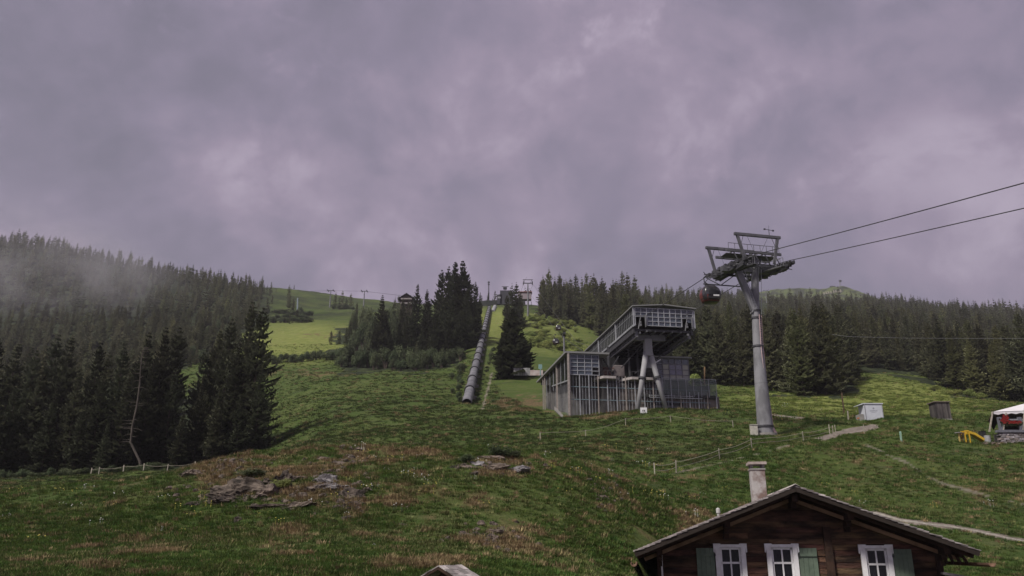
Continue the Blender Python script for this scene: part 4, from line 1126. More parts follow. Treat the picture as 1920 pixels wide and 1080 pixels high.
    x = MB(); bx(x, wa0 - .6, wa1 + 1.6, bw - .5, bw + lb, wz, wz + .28); ob(x, 'wing_roof', mat('roof_sheet', (0.3, 0.3, 0.3)))
    ga = np.linspace(wa0 + .2, wa1, 5); gz = np.linspace(wzb, wz - .1, 6)
    for i in range(4):
        for j in range(5):
            if i == 3 and j < 2: continue
            x = MB(); x.slab([sw(ga[i] + .04, bw, gz[j] + .04), sw(ga[i + 1] - .04, bw, gz[j] + .04), sw(ga[i + 1] - .04, bw, gz[j + 1] - .04), sw(ga[i] + .04, bw, gz[j + 1] - .04)], se2 * .03); ob(x, 'glass_pane', M_GLASS)
    x = MB()
    for a_ in ga: x.bar(sw(a_, bw - .05, wzb - .1), sw(a_, bw - .05, wz), .10, .12, up=se2)
    for z in gz: x.bar(sw(ga[0], bw - .05, z), sw(ga[-1], bw - .05, z), .08, .10)
    ob(x, 'wing_glazing_bars', M_ALU)
    # wing's left side: sloped-bottom glass
    x = MB(); x.slab([sw(wa0, bw + .2, wzb - 1.0), sw(wa0, bw + 12, wzb + .6), sw(wa0, bw + lb - 1, wz - .6), sw(wa0, bw + lb - 1, wz), sw(wa0, bw + .2, wz)], se1 * .05); ob(x, 'side_glass', M_GLASSD)
    x = MB()
    for k in range(8): x.bar(sw(wa0 - .04, bw + k * 2.8, wzb - .9 + k * .1), sw(wa0 - .04, bw + k * 2.8, wz), .07)
    x.bar(sw(wa0 - .06, bw, wzb - .9), sw(wa0 - .06, bw + 12, wzb + .5), .14, .2); ob(x, 'side_bars', M_ALU)
    for a_, b_, r0 in ((wa0 - .15, bw - .3, .16), (wa0 - .15, bw + 8, .14), (wa0 - .3, bw + 17, .09), (wa0 - .3, bw + 18.5, .09)):
        g = sw(a_, b_, 0); x = MB(); x.bar((g.x, g.y, h1(g.x, g.y) - .5), (g.x, g.y, wz), r0 * 2, r0 * 2); ob(x, 'tall_post', mat('post_bronze', (0.33, 0.29, 0.27), .6))
    # ---- slatted screen around the base
    aE, zE = sp_(1343, 737, bw)
    zd = wzb - .05
    x = MB(); xs = MB()
    k = 0
    a_ = wa0 + .15
    while a_ < aE:
        g = sw(a_, bw, 0); gzz = h1(g.x, g.y) - .4
        topz = zd if a_ < wa1 + 12.3 else zE
        y_ = MB(); y_.bar(sw(a_, bw - .05, gzz), sw(a_, bw - .05, topz), .13, .15, up=se2); ob(y_, 'screen_post', M_ALU if k % 3 else mat('post_bronze', (0.33, 0.29, 0.27)))
        for q in (1, 2):
            if a_ + q * .48 < aE and k % 4 < 3: xs.bar(sw(a_ + q * .48, bw + .1, gzz), sw(a_ + q * .48, bw + .1, topz), .05, .05, up=se2)
        a_ += 1.44; k += 1
    tag(ob(xs, 'thin_bars', M_ALU), kind='stuff')
    for zz in (.42, .72):
        x = MB(); gz0 = h1(*sw(wa0, bw, 0)[:2]); z_ = gz0 + (zd - gz0) * zz; x.bar(sw(wa0 + .1, bw + .05, z_), sw(aE - 1, bw + .05, z_), .07, .09); ob(x, 'screen_rail', mat('rail_teal', (0.22, 0.30, 0.34), .6))
    xs = MB()
    for k in range(0, 26, 2):   # slats on the side facing left
        b_ = bw + .3 + k * .42; g = sw(wa0 + .1, b_, 0); xs.bar((g.x, g.y, h1(g.x, g.y) - .3), (g.x, g.y, wzb - .9 + k * .05), .035)
    tag(ob(xs, 'side_bars_screen', M_ALU), kind='stuff')
    # dark core and side walls
    gl = h1(*sw(0, 12, 0)[:2])
    x = MB(); bx(x, wa0 + .8, wa1 + 1.2, bw + 2.2, bw + lb - 1.5, 14, wz - .02); ob(x, 'core_wall', mat('core_wall', (0.17, 0.165, 0.16), .9, (0.055, 0.052, 0.052), scale=.35, detail=6))
    x = MB(); bx(x, wa1 + 1.22, aR - .5, bw + 7.5, Lh + 1, 14, zf - 1.9); ob(x, 'hall_back_wall', M_BLACK)
    x = MB(); bx(x, wa1 + .6, aR + 4.5, bw + .9, bw + 7.4, 13, sp_(1150, 716, bw)[1]); ob(x, 'platform_base', mat('core_wall', (0.075, 0.07, 0.07)))
    # boarding platforms with pale rounded edges
    for p0, p1, row in ((1119, 1166, 709), (1172, 1236, 711)):
        a0, z0 = sp_(p0, row, bw - .4); a1_, _ = sp_(p1, row, bw - .4); x = MB()
        lp = [sw(a0, bw + 1, z0), sw(a0 + 1.0, bw - .6, z0), sw(a1_ - 1.0, bw - .6, z0), sw(a1_, bw + 1, z0), sw(a1_, bw + 4, z0), sw(a0, bw + 4, z0)]
        x.slab(lp, Vector((0, 0, .38))); ob(x, 'platform_edge', mat('platform_pale', (0.42, 0.38, 0.37), .7, (.3, .27, .27)))
        x = MB()
        for q in np.linspace(a0 + 1.1, a1_ - 1.1, 4): x.bar(sw(q, bw - .5, z0 + .3), sw(q, bw - .5, z0 + 1.25), .05)
        x.bar(sw(a0 + 1.1, bw - .5, z0 + 1.25), sw(a1_ - 1.1, bw - .5, z0 + 1.25), .06); ob(x, 'platform_rail', M_STEELD)
    # machinery blocks in the hall
    a0, z0 = sp_(1150, 684, bw + 3); a1_, z1_ = sp_(1172, 706, bw + 3)
    x = MB(); bx(x, a0, a1_, bw + 3, bw + 5, z1_, z0); bevel(ob(x, 'machine_housing', mat('housing_grey', (0.19, 0.165, 0.165), .7)), .1)
    x = MB(); a0, z0 = sp_(1128, 690, bw + 3); a1_, z1_ = sp_(1148, 703, bw + 3); bx(x, a0, a1_, bw + 3, bw + 5, z1_, z0); x.bar(sw(a0 - .2, bw + 2.8, z0), sw(a1_ + .3, bw + 2.8, z0), .2); x.bar(sw(a0, bw + 2.8, z0), sw(a0 - 1.4, bw + 1, z1_), .12); ob(x, 'conveyor_frame', mat('rusty_frame', (0.16, 0.10, 0.09), .8))
    for px in (1127, 1141, 1180, 1196, 1222):
        a0, _ = sp_(px, 690, bw + 5); x = MB(); x.bar(sw(a0, bw + 5, 20), sw(a0, bw + 5, zf - .8), .3); ob(x, 'inner_column', M_STEELD)
    for (pa, ra_), (pb, rb_) in (((1128, 668), (1150, 704)), ((1160, 668), (1140, 700)), ((1200, 650), (1165, 690)), ((1238, 668), (1190, 700)), ((1112, 706), (1122, 688)), ((1122, 706), (1113, 690))):
        a0, z0 = sp_(pa, ra_, bw + 2); a1_, z1_ = sp_(pb, rb_, bw + 2); x = MB(); x.bar(sw(a0, bw + 2, z0), sw(a1_, bw + 2, z1_), .16); ob(x, 'diagonal_brace', M_STEELD)
    # ---- right wing glass box
    br = 8.0
    ra, rz_ = sp_(1229, 671, br); rb, _ = sp_(1290, 675, br); _, rzb = sp_(1260, 713, br)
    x = MB(); bx(x, ra - .4, rb + .5, br - .5, br + 17, rz_, rz_ + .25); ob(x, 'wing_roof', mat('roof_sheet', (.3, .3, .3)))
    ga = np.linspace(ra, rb, 6); gz = np.linspace(rzb, rz_ - .1, 5)
    blind = mat('pale_blind', (0.42, 0.42, 0.36), .8, (0.34, 0.34, 0.32), scale=1)
    for i in range(5):
        for j in range(4):
            x = MB(); x.slab([sw(ga[i] + .05, br, gz[j] + .05), sw(ga[i + 1] - .05, br, gz[j] + .05), sw(ga[i + 1] - .05, br, gz[j + 1] - .05), sw(ga[i] + .05, br, gz[j + 1] - .05)], se2 * .03); ob(x, 'glass_pane', M_GLASS if (i in (0,) or j == 3) else blind if (i, j) not in ((2, 1), (2, 2), (3, 2), (3, 1)) else mat('lilac_glass', (0.26, 0.26, 0.33), .2))
    x = MB()
    for a_ in ga: x.bar(sw(a_, br - .05, rzb - .1), sw(a_, br - .05, rz_), .12, .12, up=se2)
    for z in gz: x.bar(sw(ga[0], br - .05, z), sw(ga[-1], br - .05, z), .10, .10)
    ob(x, 'wing_glazing_bars', M_STEEL)
    x = MB(); bx(x, ra + .1, rb - .02, br + .3, br + 16.5, 14, rz_ - .02); ob(x, 'wing_core', mat('core_wall', (.075, .07, .07)))
    # ---- terrace with glass balustrade
    ta, tz = sp_(1190, 738, bw); tb, _ = sp_(1343, 738, bw); _, tzt = sp_(1343, 713, bw)
    x = MB(); bx(x, ta + 1, tb, bw - .1, bw + 10, tz - .45, tz); ob(x, 'terrace_deck', mat('deck_dark', (0.055, 0.055, 0.055), .8))
    pn = np.linspace(sp_(1243, 738, bw)[0], tb, 8)
    for i in range(7):
        x = MB(); x.slab([sw(pn[i] + .04, bw - .15, tz), sw(pn[i + 1] - .04, bw - .15, tz), sw(pn[i + 1] - .04, bw - .15, tzt), sw(pn[i] + .04, bw - .15, tzt)], se2 * .03); ob(x, 'balustrade_pane', M_GLASSG)
    for i in range(5):
        x = MB(); x.slab([sw(tb, bw + i * 2, tz), sw(tb, bw + i * 2 + 1.9, tz), sw(tb, bw + i * 2 + 1.9, tzt), sw(tb, bw + i * 2, tzt)], se1 * .03); ob(x, 'balustrade_pane', M_GLASSG)
    for i in range(8):
        x = MB(); x.bar(sw(pn[i], bw - .2, tz - .3), sw(pn[i], bw - .2, tzt + .05), .07); ob(x, 'balustrade_post', M_ALU)
    x = MB(); x.bar(sw(pn[0], bw - .2, tzt + .05), sw(tb, bw - .2, tzt + .05), .07); x.bar(sw(tb, bw, tzt + .05), sw(tb, bw + 10, tzt + .05), .07); ob(x, 'handrail', M_ALU)
    # frame row below the terrace
    x = MB(); a0, z0 = sp_(1218, 739, bw - .5); a1_, z1_ = sp_(1300, 747, bw - .5)
    for q in np.linspace(a0, a1_, 8): x.bar(sw(q, bw - .4, z1_), sw(q, bw - .4, z0), .07)
    x.bar(sw(a0, bw - .4, z1_), sw(a1_ + 1.5, bw - .4, z1_), .09); x.bar(sw(a0, bw - .4, z0 - .15), sw(a1_, bw - .4, z0 - .15), .07); ob(x, 'rail_frame', M_ALU)
    # concrete base wall with round holes and a wide opening
    a0, z0 = sp_(1160, 734, bw + .6); a1_, _ = sp_(1300, 734, bw + .6); _, zo = sp_(1240, 755, bw + .6); ao, _ = sp_(1216, 755, bw + .6); ao2, _ = sp_(1280, 755, bw + .6)
    x = MB(); bx(x, a0, ao, bw + .3, bw + .85, 12, z0 + .3); bx(x, ao2, a1_ + 4, bw + .3, bw + .85, 12, z0 - .4); bx(x, ao, ao2, bw + .3, bw + .85, zo, z0 - .4); ob(x, 'concrete_base_wall', mat('stained_concrete', (0.19, 0.165, 0.15), .9, (0.09, 0.08, 0.075), scale=.5, detail=8, bump=.2))
    x = MB(); bx(x, ao, ao2, bw + .7, bw + .84, 12, zo - .3); ob(x, 'wide_door', mat('door_grey', (0.24, 0.24, 0.255), .6))
    x = MB(); bx(x, ao, ao2, bw + .2, bw + .84, zo - .3, zo - .02); ob(x, 'door_lintel', M_STEELD)
    for px in np.linspace(1217, 1288, 10):
        q, zq = sp_(px, 744.5, bw + .3); c = sw(q, bw + .28, zq); x = MB(); x.tube([c - se2 * .05, c + se2 * .05], .27, 14); ob(x, 'round_opening', M_BLACK)
        x = MB(); x.tube([c - se2 * .04, c + se2 * .03], .34, 14); ob(x, 'ring_frame', M_CONC)
    # flood lamp arm and small details
    a0, z0 = sp_(1226, 682, bq + 1); x = MB(); x.bar(sw(a0, bq + 1, z0), sw(a0 + 1.1, bq + 1, z0 + .7), .22, .16); ob(x, 'flood_lamp', M_WHITE)
    # stair wall on the left
    a0, z0 = sp_(1040, 762, bw); a1_, z1_ = sp_(1056, 778, bw - 1)
    x = MB(); x.slab([sw(a0, bw, z0), sw(a1_, bw - 1, z1_), sw(a1_, bw - 1, z1_ - .6), sw(a0, bw, z0 - .6)], se2 * .3); ob(x, 'stair_wall', M_CONC)
station()
def tall_pole():
    f = foot(1320, 128, 765); x = MB(); u, yc, zc = ray(1321, 690)
    x.bar(f - Vector((0, 0, .5)), at(1321, 688, 128), .2); tag(x.obj('wooden_mast', mat('ochre_post', (0.30, 0.20, 0.11), .8)), 'tall ochre wooden mast rising beside the station terrace', 'mast')
tall_pole()
def bollard():
    f = foot(1207, 108, 778); u = at(1207, 764, 108)
    t = thing('shield_sign', 'small white shield shaped marker on the grass in front of the station', 'sign', f)
    x = MB(); x.tube([f - Vector((0, 0, .4)), f + Vector((0, .12, .8))], .06, 8); x.obj('post', M_STEELD, t)
    c = at(1207, 771, 107.9); x = MB(); lp = [c + Vector(q) for q in ((-.45, 0, .5), (-.45, 0, -.25), (-.3, 0, -.5), (.3, 0, -.5), (.45, 0, -.25), (.45, 0, .5))]
    x.slab(lp, Vector((0, .06, 0))); x.obj('panel', M_WHITE, t)
    x = MB()
    for dx, w in ((-.18, .07), (-.02, .05), (.12, .12)): x.box(c + Vector((dx, -.01, .06)), (w, .02, .22))
    x.obj('dark_marks', M_STEELD, t)
bollard()

# ------------------------------------------------------------ uphill gondola line
def tower_small(px_top, row_top, row_base, Y, w_px, label, twin=False, rust=False, m=None, group=None):
    f = foot(px_top, Y, row_base); f = Vector((at(px_top, row_base, Y).x, Y, h1(at(px_top, row_base, Y).x, Y)))
    top = at(px_top, row_top, Y); t = thing('lift_tower', label, 'pylon', f, group); hw = w_px / 2 / F0 * Y; m = m or M_STEEL
    x = MB(); x.tube([f - Vector((0, 0, 1)), Vector((f.x, Y, top.z - .1))], [.55 * hw / 4 + .25, .3], 12); x.obj('shaft', m, t)
    x = MB(); x.bar(Vector((f.x - hw, Y, top.z)), Vector((f.x + hw, Y, top.z)), .4, .4); x.obj('crossarm', M_STEELD, t)
    for s in (-1, 1):
        x = MB(); c = Vector((f.x + s * hw * .88, Y, top.z - .1)); x.bar(c - Vector((0, 3, 0)), c + Vector((0, 3, .3)), .35, .6); x.obj('sheave_train', M_STEELD, t)
    if twin:
        x = MB(); x.bar(Vector((f.x - hw, Y, top.z + 1.9)), Vector((f.x + hw, Y, top.z + 1.9)), .28, .28)
        for s in (-1, 1): x.bar(Vector((f.x + s * hw * .55, Y, top.z)), Vector((f.x + s * hw * .78, Y, top.z + 1.9)), .2)
        x.bar(Vector((f.x - hw * .5, Y, top.z + 1.9)), Vector((f.x - hw * .2, Y, top.z + 3.4)), .1)
        x.obj('gallows', M_STEELD, t)
    return t
tower_small(990, 531, 577, 400, 20, 'slim lift tower with twin frame on the crest right of the pipe', True)
tower_small(618.5, 545, 571, 620, 13, 'left one of two small T shaped lift towers on the high pasture', group=None)
tower_small(682, 546, 570, 600, 12, 'right one of two small T shaped lift towers on the high pasture')
tower_small(1437, 545, 562, 1150, 9, 'tiny lift tower on the skyline behind the big pylon')
tower_small(1058, 628, 662, 240, 3, 'thin grey lift tower on the slope behind the left wing of the station')
tower_small(768, 556, 572, 560, 6, 'tiny lift mast on the skyline left of the dark chalet')
T2 = at(990, 533, 400); hw2 = 2.6
pR = [sw(8, 30, 33), at(1080, 640, 200), at(1048, 598, 290), T2 + Vector((hw2, 0, 0)), T2 + Vector((hw2 - 3, 120, 22))]
pL = [sw(2, 30, 33), at(1046, 626, 235), at(1020, 587, 320), T2 + Vector((-hw2, 0, 0)), T2 + Vector((-hw2 - 3, 120, 22))]
for P_, lb in ((pR, 'right haul rope climbing from the station to the crest tower'), (pL, 'left haul rope climbing from the station to the crest tower')):
    x = MB(); x.tube(P_, .05, 5); tag(x.obj('haul_rope', M_WIRE), lb, 'rope')
for px, row, w, lb in ((1042, 641, 13, 'dark cabin hanging lowest on the slope behind the station'), (1047, 615, 11, 'dark cabin just above the lowest one behind the station'), (1005, 591, 9, 'dark cabin in front of the bright bushes under the crest tower'),
                       (1014, 567, 7, 'pinkish cabin right of the crest tower'), (985, 547.5, 6.5, 'cabin hanging left of the crest tower shaft'), (994, 547, 5.5, 'small cabin hidden behind the crest tower shaft'), (981, 555, 5, 'smallest cabin far left below the crest tower')):
    Y = 2.4 * F0 / w; c = at(px, row, Y); cabin(c + Vector((0, 0, 2.6)), lb, 1.0, 0, group='gondola cabins on the uphill line')

# chairlift cable on the far pasture
x = MB(); x.tube([at(500, 549, 700), at(618, 545, 620), at(682, 546, 600), at(768, 556, 560), at(830, 566, 520)], .09, 4); tag(x.obj('chairlift_cable', M_WIRE), 'thin cable strung between the small lift towers on the high pasture', 'cable')

# ------------------------------------------------------------ skyline buildings and masts
def chalet():
    Y = 400; c = at(762, 563, Y); g = h1(c.x, c.y); t = thing('dark_chalet', 'dark timber chalet with wide roof on the skyline among the spruces', 'building', (c.x, Y, g))
    w, d, h = 3.0, 7, 5.5; z0 = g - 1
    zr = at(762, 551, Y).z
    md = mat('dark_timber', (0.06, 0.042, 0.034), .9)
    x = MB(); x.slab([(c.x - w, Y, z0), (c.x + w, Y, z0), (c.x + w, Y, zr - 2.2), (c.x, Y, zr - .3), (c.x - w, Y, zr - 2.2)], (0, d, 0)); x.obj('wall', md, t)
    for s in (-1, 1):
        x = MB(); x.slab([(c.x, Y - 1, zr), (c.x + s * (w + 1.3), Y - 1, zr - 2.9), (c.x + s * (w + 1.3), Y - 1, zr - 2.6), (c.x, Y - 1, zr + .3)], (0, d + 2, 0)); x.obj('roof', mat('roof_dark', (0.05, 0.045, 0.045)), t)
    for zz in (zr - 3.0, zr - 5.4):
        x = MB(); x.box((c.x, Y - .7, zz), (w * 1.9, 1.2, .7)); x.obj('balcony', mat('balcony_pale', (0.30, 0.27, 0.26)), t)
    for dx in (-2, 0, 2):
        x = MB(); x.box((c.x + dx, Y - .02, zr - 2.3), (.9, .06, 1)); x.obj('window', M_GLASSD, t)
chalet()
def antenna():
    Y = 560; a, b = at(916.5, 562, Y), at(916.5, 527, Y); t = thing('antenna_mast', 'thin antenna mast on the skyline above the pipe', 'mast', a)
    x = MB(); x.tube([a - Vector((0, 0, 3)), b], [.5, .25], 8); x.obj('pole', M_STEELD, t)
    for k, s in ((.93, 1.0), (.82, .8), (.35, .6)):
        c = a.lerp(b, k); x = MB(); x.box(c, (s * 1.6, .5, .9)); x.obj('antenna_box', M_STEELD, t)
antenna()
def top_station():
    Y = 540; c = at(946, 560, Y); t = thing('top_station', 'dark boxy building with a small roof frame on the crest beside the spruces', 'building', c)
    m = mat('dark_cladding', (0.055, 0.055, 0.065), .8)
    a, b = at(939, 562, Y), at(948, 549, Y); x = MB(); x.box(((a.x + b.x) / 2 + 2, Y, (a.z + b.z) / 2 - 2), (b.x - a.x + 5, 8, b.z - a.z + 5)); x.obj('tower_block', m, t)
    a, b = at(932, 565, Y), at(941, 558, Y); x = MB(); x.box(((a.x + b.x) / 2, Y, (a.z + b.z) / 2 - 1), (b.x - a.x, 8, b.z - a.z + 4)); x.obj('side_block', m, t)
    x = MB(); x.box((at(936, 561, Y).x, Y - 4.05, at(936, 561, Y).z), (2, .1, 1.2)); x.obj('window', mat('pale_pane', (.35, .35, .38)), t)
    q = at(947, 540, Y); x = MB(); x.box(q, (2.6, 2.6, 1.6)); x.bar(q, q - Vector((0, 0, 4)), .4); x.bar(q + Vector((-2.4, 0, 1)), q + Vector((2.4, 0, 1)), .3); x.obj('roof_frame', M_STEELD, t)
    # embankment the building stands on
    x = MB(); P_ = [at(880, 568, 545), at(912, 563, 545), at(985, 564, 545), at(985, 590, 545), at(880, 590, 545)]; x.slab(P_, (0, 10, 0)); tag(x.obj('retaining_embankment', mat('dark_bank', (0.06, 0.062, 0.06), .95, (0.03, 0.035, 0.03), scale=.3, bump=.5)), 'dark embankment on the crest above the top of the pipe', 'embankment')
    Y = 520; a, b = at(977, 560, Y), at(989, 552, Y); t = thing('far_hut', 'low building with pink grey roof behind the crest tower', 'building', a)
    x = MB(); x.box((a.x + 2.5, Y, (a.z + b.z) / 2 - .5), (9, 5, 4)); x.obj('wall', mat('pale_wall', (.32, .27, .29)), t); x = MB(); x.box((a.x + 2.5, Y, b.z + 1), (10, 6, .5)); x.obj('roof', mat('pink_roof', (.30, .16, .15)), t)
top_station()
def grey_post():
    a, b = at(558, 582, 520), at(558.3, 559, 520); x = MB(); x.tube([a - Vector((0, 0, 2)), b], .5, 6); tag(x.obj('snow_lance', mat('lance_blue_grey', (0.30, 0.36, 0.40), .6)), 'tall blue grey pole on the brushy slope below the high pasture', 'pole')
grey_post()
def summit():
    Y = 1995; a, b = at(1574.5, 540, Y), at(1574.5, 525, Y); t = thing('summit_mast', 'lattice mast on the far green summit', 'mast', a)
    x = MB(); x.tube([a - Vector((0, 0, 5)), b], [2.0, 1.0], 4); x.obj('pole', M_STEEL, t); x = MB(); x.box(b + Vector((1, 0, -3)), (6, 3, 5)); x.obj('dish', M_STEELD, t)
    q = at(1561, 539, Y); x = MB(); x.box(q - Vector((0, 0, 1)), (11, 8, 6)); x.box(q + Vector((0, 0, 2.4)), (13, 9, .8)); tag(x.obj('summit_hut', M_STEELD), 'small dark hut beside the mast on the far summit', 'hut')
    k = 0
    for px, row in ((1545, 552), (1549, 551), (1553, 550.5), (1558, 550), (1563, 548.5), (1567, 548), (1572, 547.5), (1576, 547), (1534, 555)):
        q = ground(px, row, 1200); x = MB(); x.box(q + Vector((0, -1, 2)), (2.2, 1.2, 7)); x.box(q + Vector((2.6, -1, 1)), (3.5, .6, 1))
        tag(x.obj('avalanche_barrier', mat('barrier_tan', (0.42, 0.38, 0.30), .8)), 'pale avalanche barrier standing on the slope of the far summit', 'barrier', 'avalanche barriers on the far summit')
summit()

# ------------------------------------------------------------ white retaining wall below the lone spruces
def bunker():
    Y = 192; t = thing('retaining_wall', 'low white board wall below the broad spruce on the slope', 'wall', at(988, 702, Y))
    n = 14; x0, x1 = at(963, 700, Y).x, at(994, 700, Y).x; zb, zt = at(975, 704, Y).z, at(975, 690, Y).z
    m = mat('whitewashed_board', (0.42, 0.42, 0.42), .9, (0.24, 0.235, 0.24), scale=1.2, vary=.35)
    for i in range(n):
        x = MB(); w = (x1 - x0) / n; x.box((x0 + (i + .5) * w, Y, (zb + zt) / 2 + random.uniform(-.03, .03)), (w - .05, .16, zt - zb)); x.obj('board', m, t)
    x2 = at(1018, 700, Y).x; zt2 = at(1000, 694, Y).z
    x = MB(); x.box(((x1 + x2) / 2, Y + .2, (zb + zt2) / 2), (x2 - x1, .5, zt2 - zb)); x.obj('low_wall', mat('pale_plaster', (0.5, 0.44, 0.42), .9, (.36, .27, .25), scale=.9), t)
    x = MB(); q = at(1013, 686, Y); x.bar((q.x, Y, zb), (q.x, Y, q.z), .22); x.box((q.x, Y, q.z - .2), (.9, .2, 1.1)); x.obj('teal_sign', mat('teal', (.22, .36, .36), .6), t)
bunker()

# ------------------------------------------------------------ timber house in the right foreground
he1, he2 = Vector((.989, -.148, 0)), Vector((.148, .989, 0)); HO = Vector((10.4, 31.0, 0))
def hp(px, row, b):
    u, yc, zc = ray(px, row); t = (b + HO.x * he2.x + HO.y * he2.y) / (u * he2.x + yc * he2.y)
    w = Vector((t * u, t * yc, t * zc)); return (w - HO).dot(he1), w.z
def hw(a, b, z): return HO + he1 * a + he2 * b + Vector((0, 0, z))
def house():
    bv = -1.3
    a_r, z_r = hp(1491, 910, bv); a_l, z_l = hp(1190, 1033, bv); a_e, z_e = hp(1836, 1031, bv)
    zg = -5.2; D = 7.6
    t = thing('timber_house', 'dark brown timber house with shingled gable roof and white framed windows at bottom right', 'house', hw(a_r, 0, zg))
    ob = lambda x, nm, m, par=t, **k: x.obj(nm, m, par, **k)
    kl, kr = (z_r - z_l) / (a_r - a_l), (z_r - z_e) / (a_e - a_r)
    roofz = lambda a: z_r - (kl * (a_r - a) if a < a_r else kr * (a - a_r))
    wl_, wr_ = hp(1236, 1062, 0)[0], hp(1762, 1062, 0)[0]
    M_LOG = mat('log_boards', (0.150, 0.082, 0.050), 0.85, (0.026, 0.015, 0.011), scale=2.6, detail=10, bump=0.8, bscale=9, stretch=(.4, 1, 1.8), vary=.42, lo=.38, hi=.68)
    M_DARKW = mat('dark_beam', (0.055, 0.030, 0.020), 0.9, (0.02, 0.012, 0.009), scale=3, bump=.4, stretch=(1, 1, 1))
    M_EDGE = mat('brown_barge_board', (0.34, 0.21, 0.14), 0.85, (0.17, 0.10, 0.065), scale=2, vary=.2)
    M_SH = mat('grey_shingle', (0.40, 0.36, 0.35), 0.9, (0.16, 0.14, 0.135), scale=3, detail=8, bump=.4, vary=.4)
    M_WF = mat('white_window_paint', (0.80, 0.80, 0.82), 0.5, (0.68, 0.66, 0.66), scale=5)
    M_SHUT = mat('green_shutter_paint', (0.150, 0.195, 0.145), 0.7, (0.095, 0.130, 0.097), scale=2.5, detail=7, bump=.15, vary=.08)
    M_CURT = mat('curtain', (0.36, 0.30, 0.34), .9)
    # windows: outer casing left px, right px, top row, shutter side
    wins = []
    for p0, p1, row in ((1346, 1391, 1026), (1442, 1488, 1026), (1618, 1664, 1028)):
        (q0, zt), (q1, _) = hp(p0, row, -.05), hp(p1, row, -.05)
        wins.append((q0, q1, zt - 1.62, zt))
    hole = [(hp(1546, 1006, 0)[0], hp(1556, 1006, 0)[0], hp(1550, 1009, 0)[1], hp(1550, 997, 0)[1])]
    cross = (hp(1547, 1040, 0)[0], hp(1561, 1040, 0)[0])
    # boards of the gable front, course by course
    ztop = z_r - .35; hgt = .205; z = zg; rr = random.Random(3)
    while z < ztop:
        z1 = z + hgt - .012; zm = (z + z1) / 2
        lo, hi = wl_, wr_
        if roofz(lo) - .28 < z1: lo = a_r - max(0, (z_r - .28 - z1)) / kl
        if roofz(hi) - .28 < z1: hi = a_r + max(0, (z_r - .28 - z1)) / kr
        segs = [(lo, hi)]
        cuts = [w[:2] for w in wins if w[2] < z1 and w[3] > z] + [h[:2] for h in hole if h[2] < zm < h[3]]
        if z1 < hp(1550, 985, 0)[1]: cuts.append(cross)
        for c0, c1 in cuts:
            nx = []
            for s0, s1 in segs:
                if c1 <= s0 or c0 >= s1: nx.append((s0, s1))
                else:
                    if c0 - s0 > .03: nx.append((s0, c0))
                    if s1 - c1 > .03: nx.append((c1, s1))
            segs = nx
        out = []
        for s0, s1 in segs:
            if s1 - s0 > 3.4 and rr.random() < .8:
                m_ = s0 + (s1 - s0) * rr.uniform(.35, .65); out += [(s0, m_ - .006), (m_ + .006, s1)]
            elif s1 - s0 > .04: out.append((s0, s1))
        for s0, s1 in out:
            pr = rr.uniform(-.02, .015)
            x = MB(); x.hexa([hw(s0, pr, z), hw(s1, pr, z), hw(s1, .16, z), hw(s0, .16, z), hw(s0, pr + .006, z1), hw(s1, pr + .006, z1), hw(s1, .16, z1), hw(s0, .16, z1)])
            o = ob(x, 'board', M_LOG)
        z += hgt
    x = MB(); x.hexa([hw(wl_ + .02, .7, zg), hw(wr_ - .02, .7, zg), hw(wr_ - .02, D, zg), hw(wl_ + .02, D, zg), hw(wl_ + .02, .7, roofz(wl_) - .3), hw(wr_ - .02, .7, roofz(wr_) - .3), hw(wr_ - .02, D, roofz(wr_) - .3), hw(wl_ + .02, D, roofz(wl_) - .3)])
    x.slab([hw(wl_, .75, roofz(wl_) - .31), hw(wr_, .75, roofz(wr_) - .31), hw(a_r, .75, z_r - .35)], he2 * (D - .8)); ob(x, 'rear_walls', M_DARKW)
    for s, a_ in ((-1, wl_), (1, wr_)):     # side wall up to the front and corner posts
        x = MB(); x.hexa([hw(a_, .165, zg), hw(a_ - s * .12, .165, zg), hw(a_ - s * .12, .72, zg), hw(a_, .72, zg), hw(a_, .165, roofz(a_) - .3), hw(a_ - s * .12, .165, roofz(a_) - .3), hw(a_ - s * .12, .72, roofz(a_) - .3), hw(a_, .72, roofz(a_) - .3)]); ob(x, 'side_wall', M_DARKW)
        x = MB(); x.bar(hw(a_ - s * .02, -.06, zg), hw(a_ - s * .02, -.06, roofz(a_) - .33), .2, .16, up=he2); ob(x, 'corner_post', M_DARKW)
    x = MB(); q = (cross[0] + cross[1]) / 2; x.bar(hw(q, -.03, zg), hw(q, -.03, hp(1550, 988, 0)[1]), .26, .2, up=he2); ob(x, 'log_ends', M_DARKW)
    x = MB(); q0, q1, s0, s1 = hole[0]; x.hexa([hw(q0, .14, s0), hw(q1, .14, s0), hw(q1, .2, s0), hw(q0, .2, s0), hw(q0, .14, s1), hw(q1, .14, s1), hw(q1, .2, s1), hw(q0, .2, s1)]); ob(x, 'attic_hatch', M_BLACK)
    x = MB(); q = hp(1241, 1062, -.1)[0]; x.tube([hw(q, -.16, zg), hw(q, -.16, roofz(q) - .5)], .035, 6); ob(x, 'downpipe', M_WF)
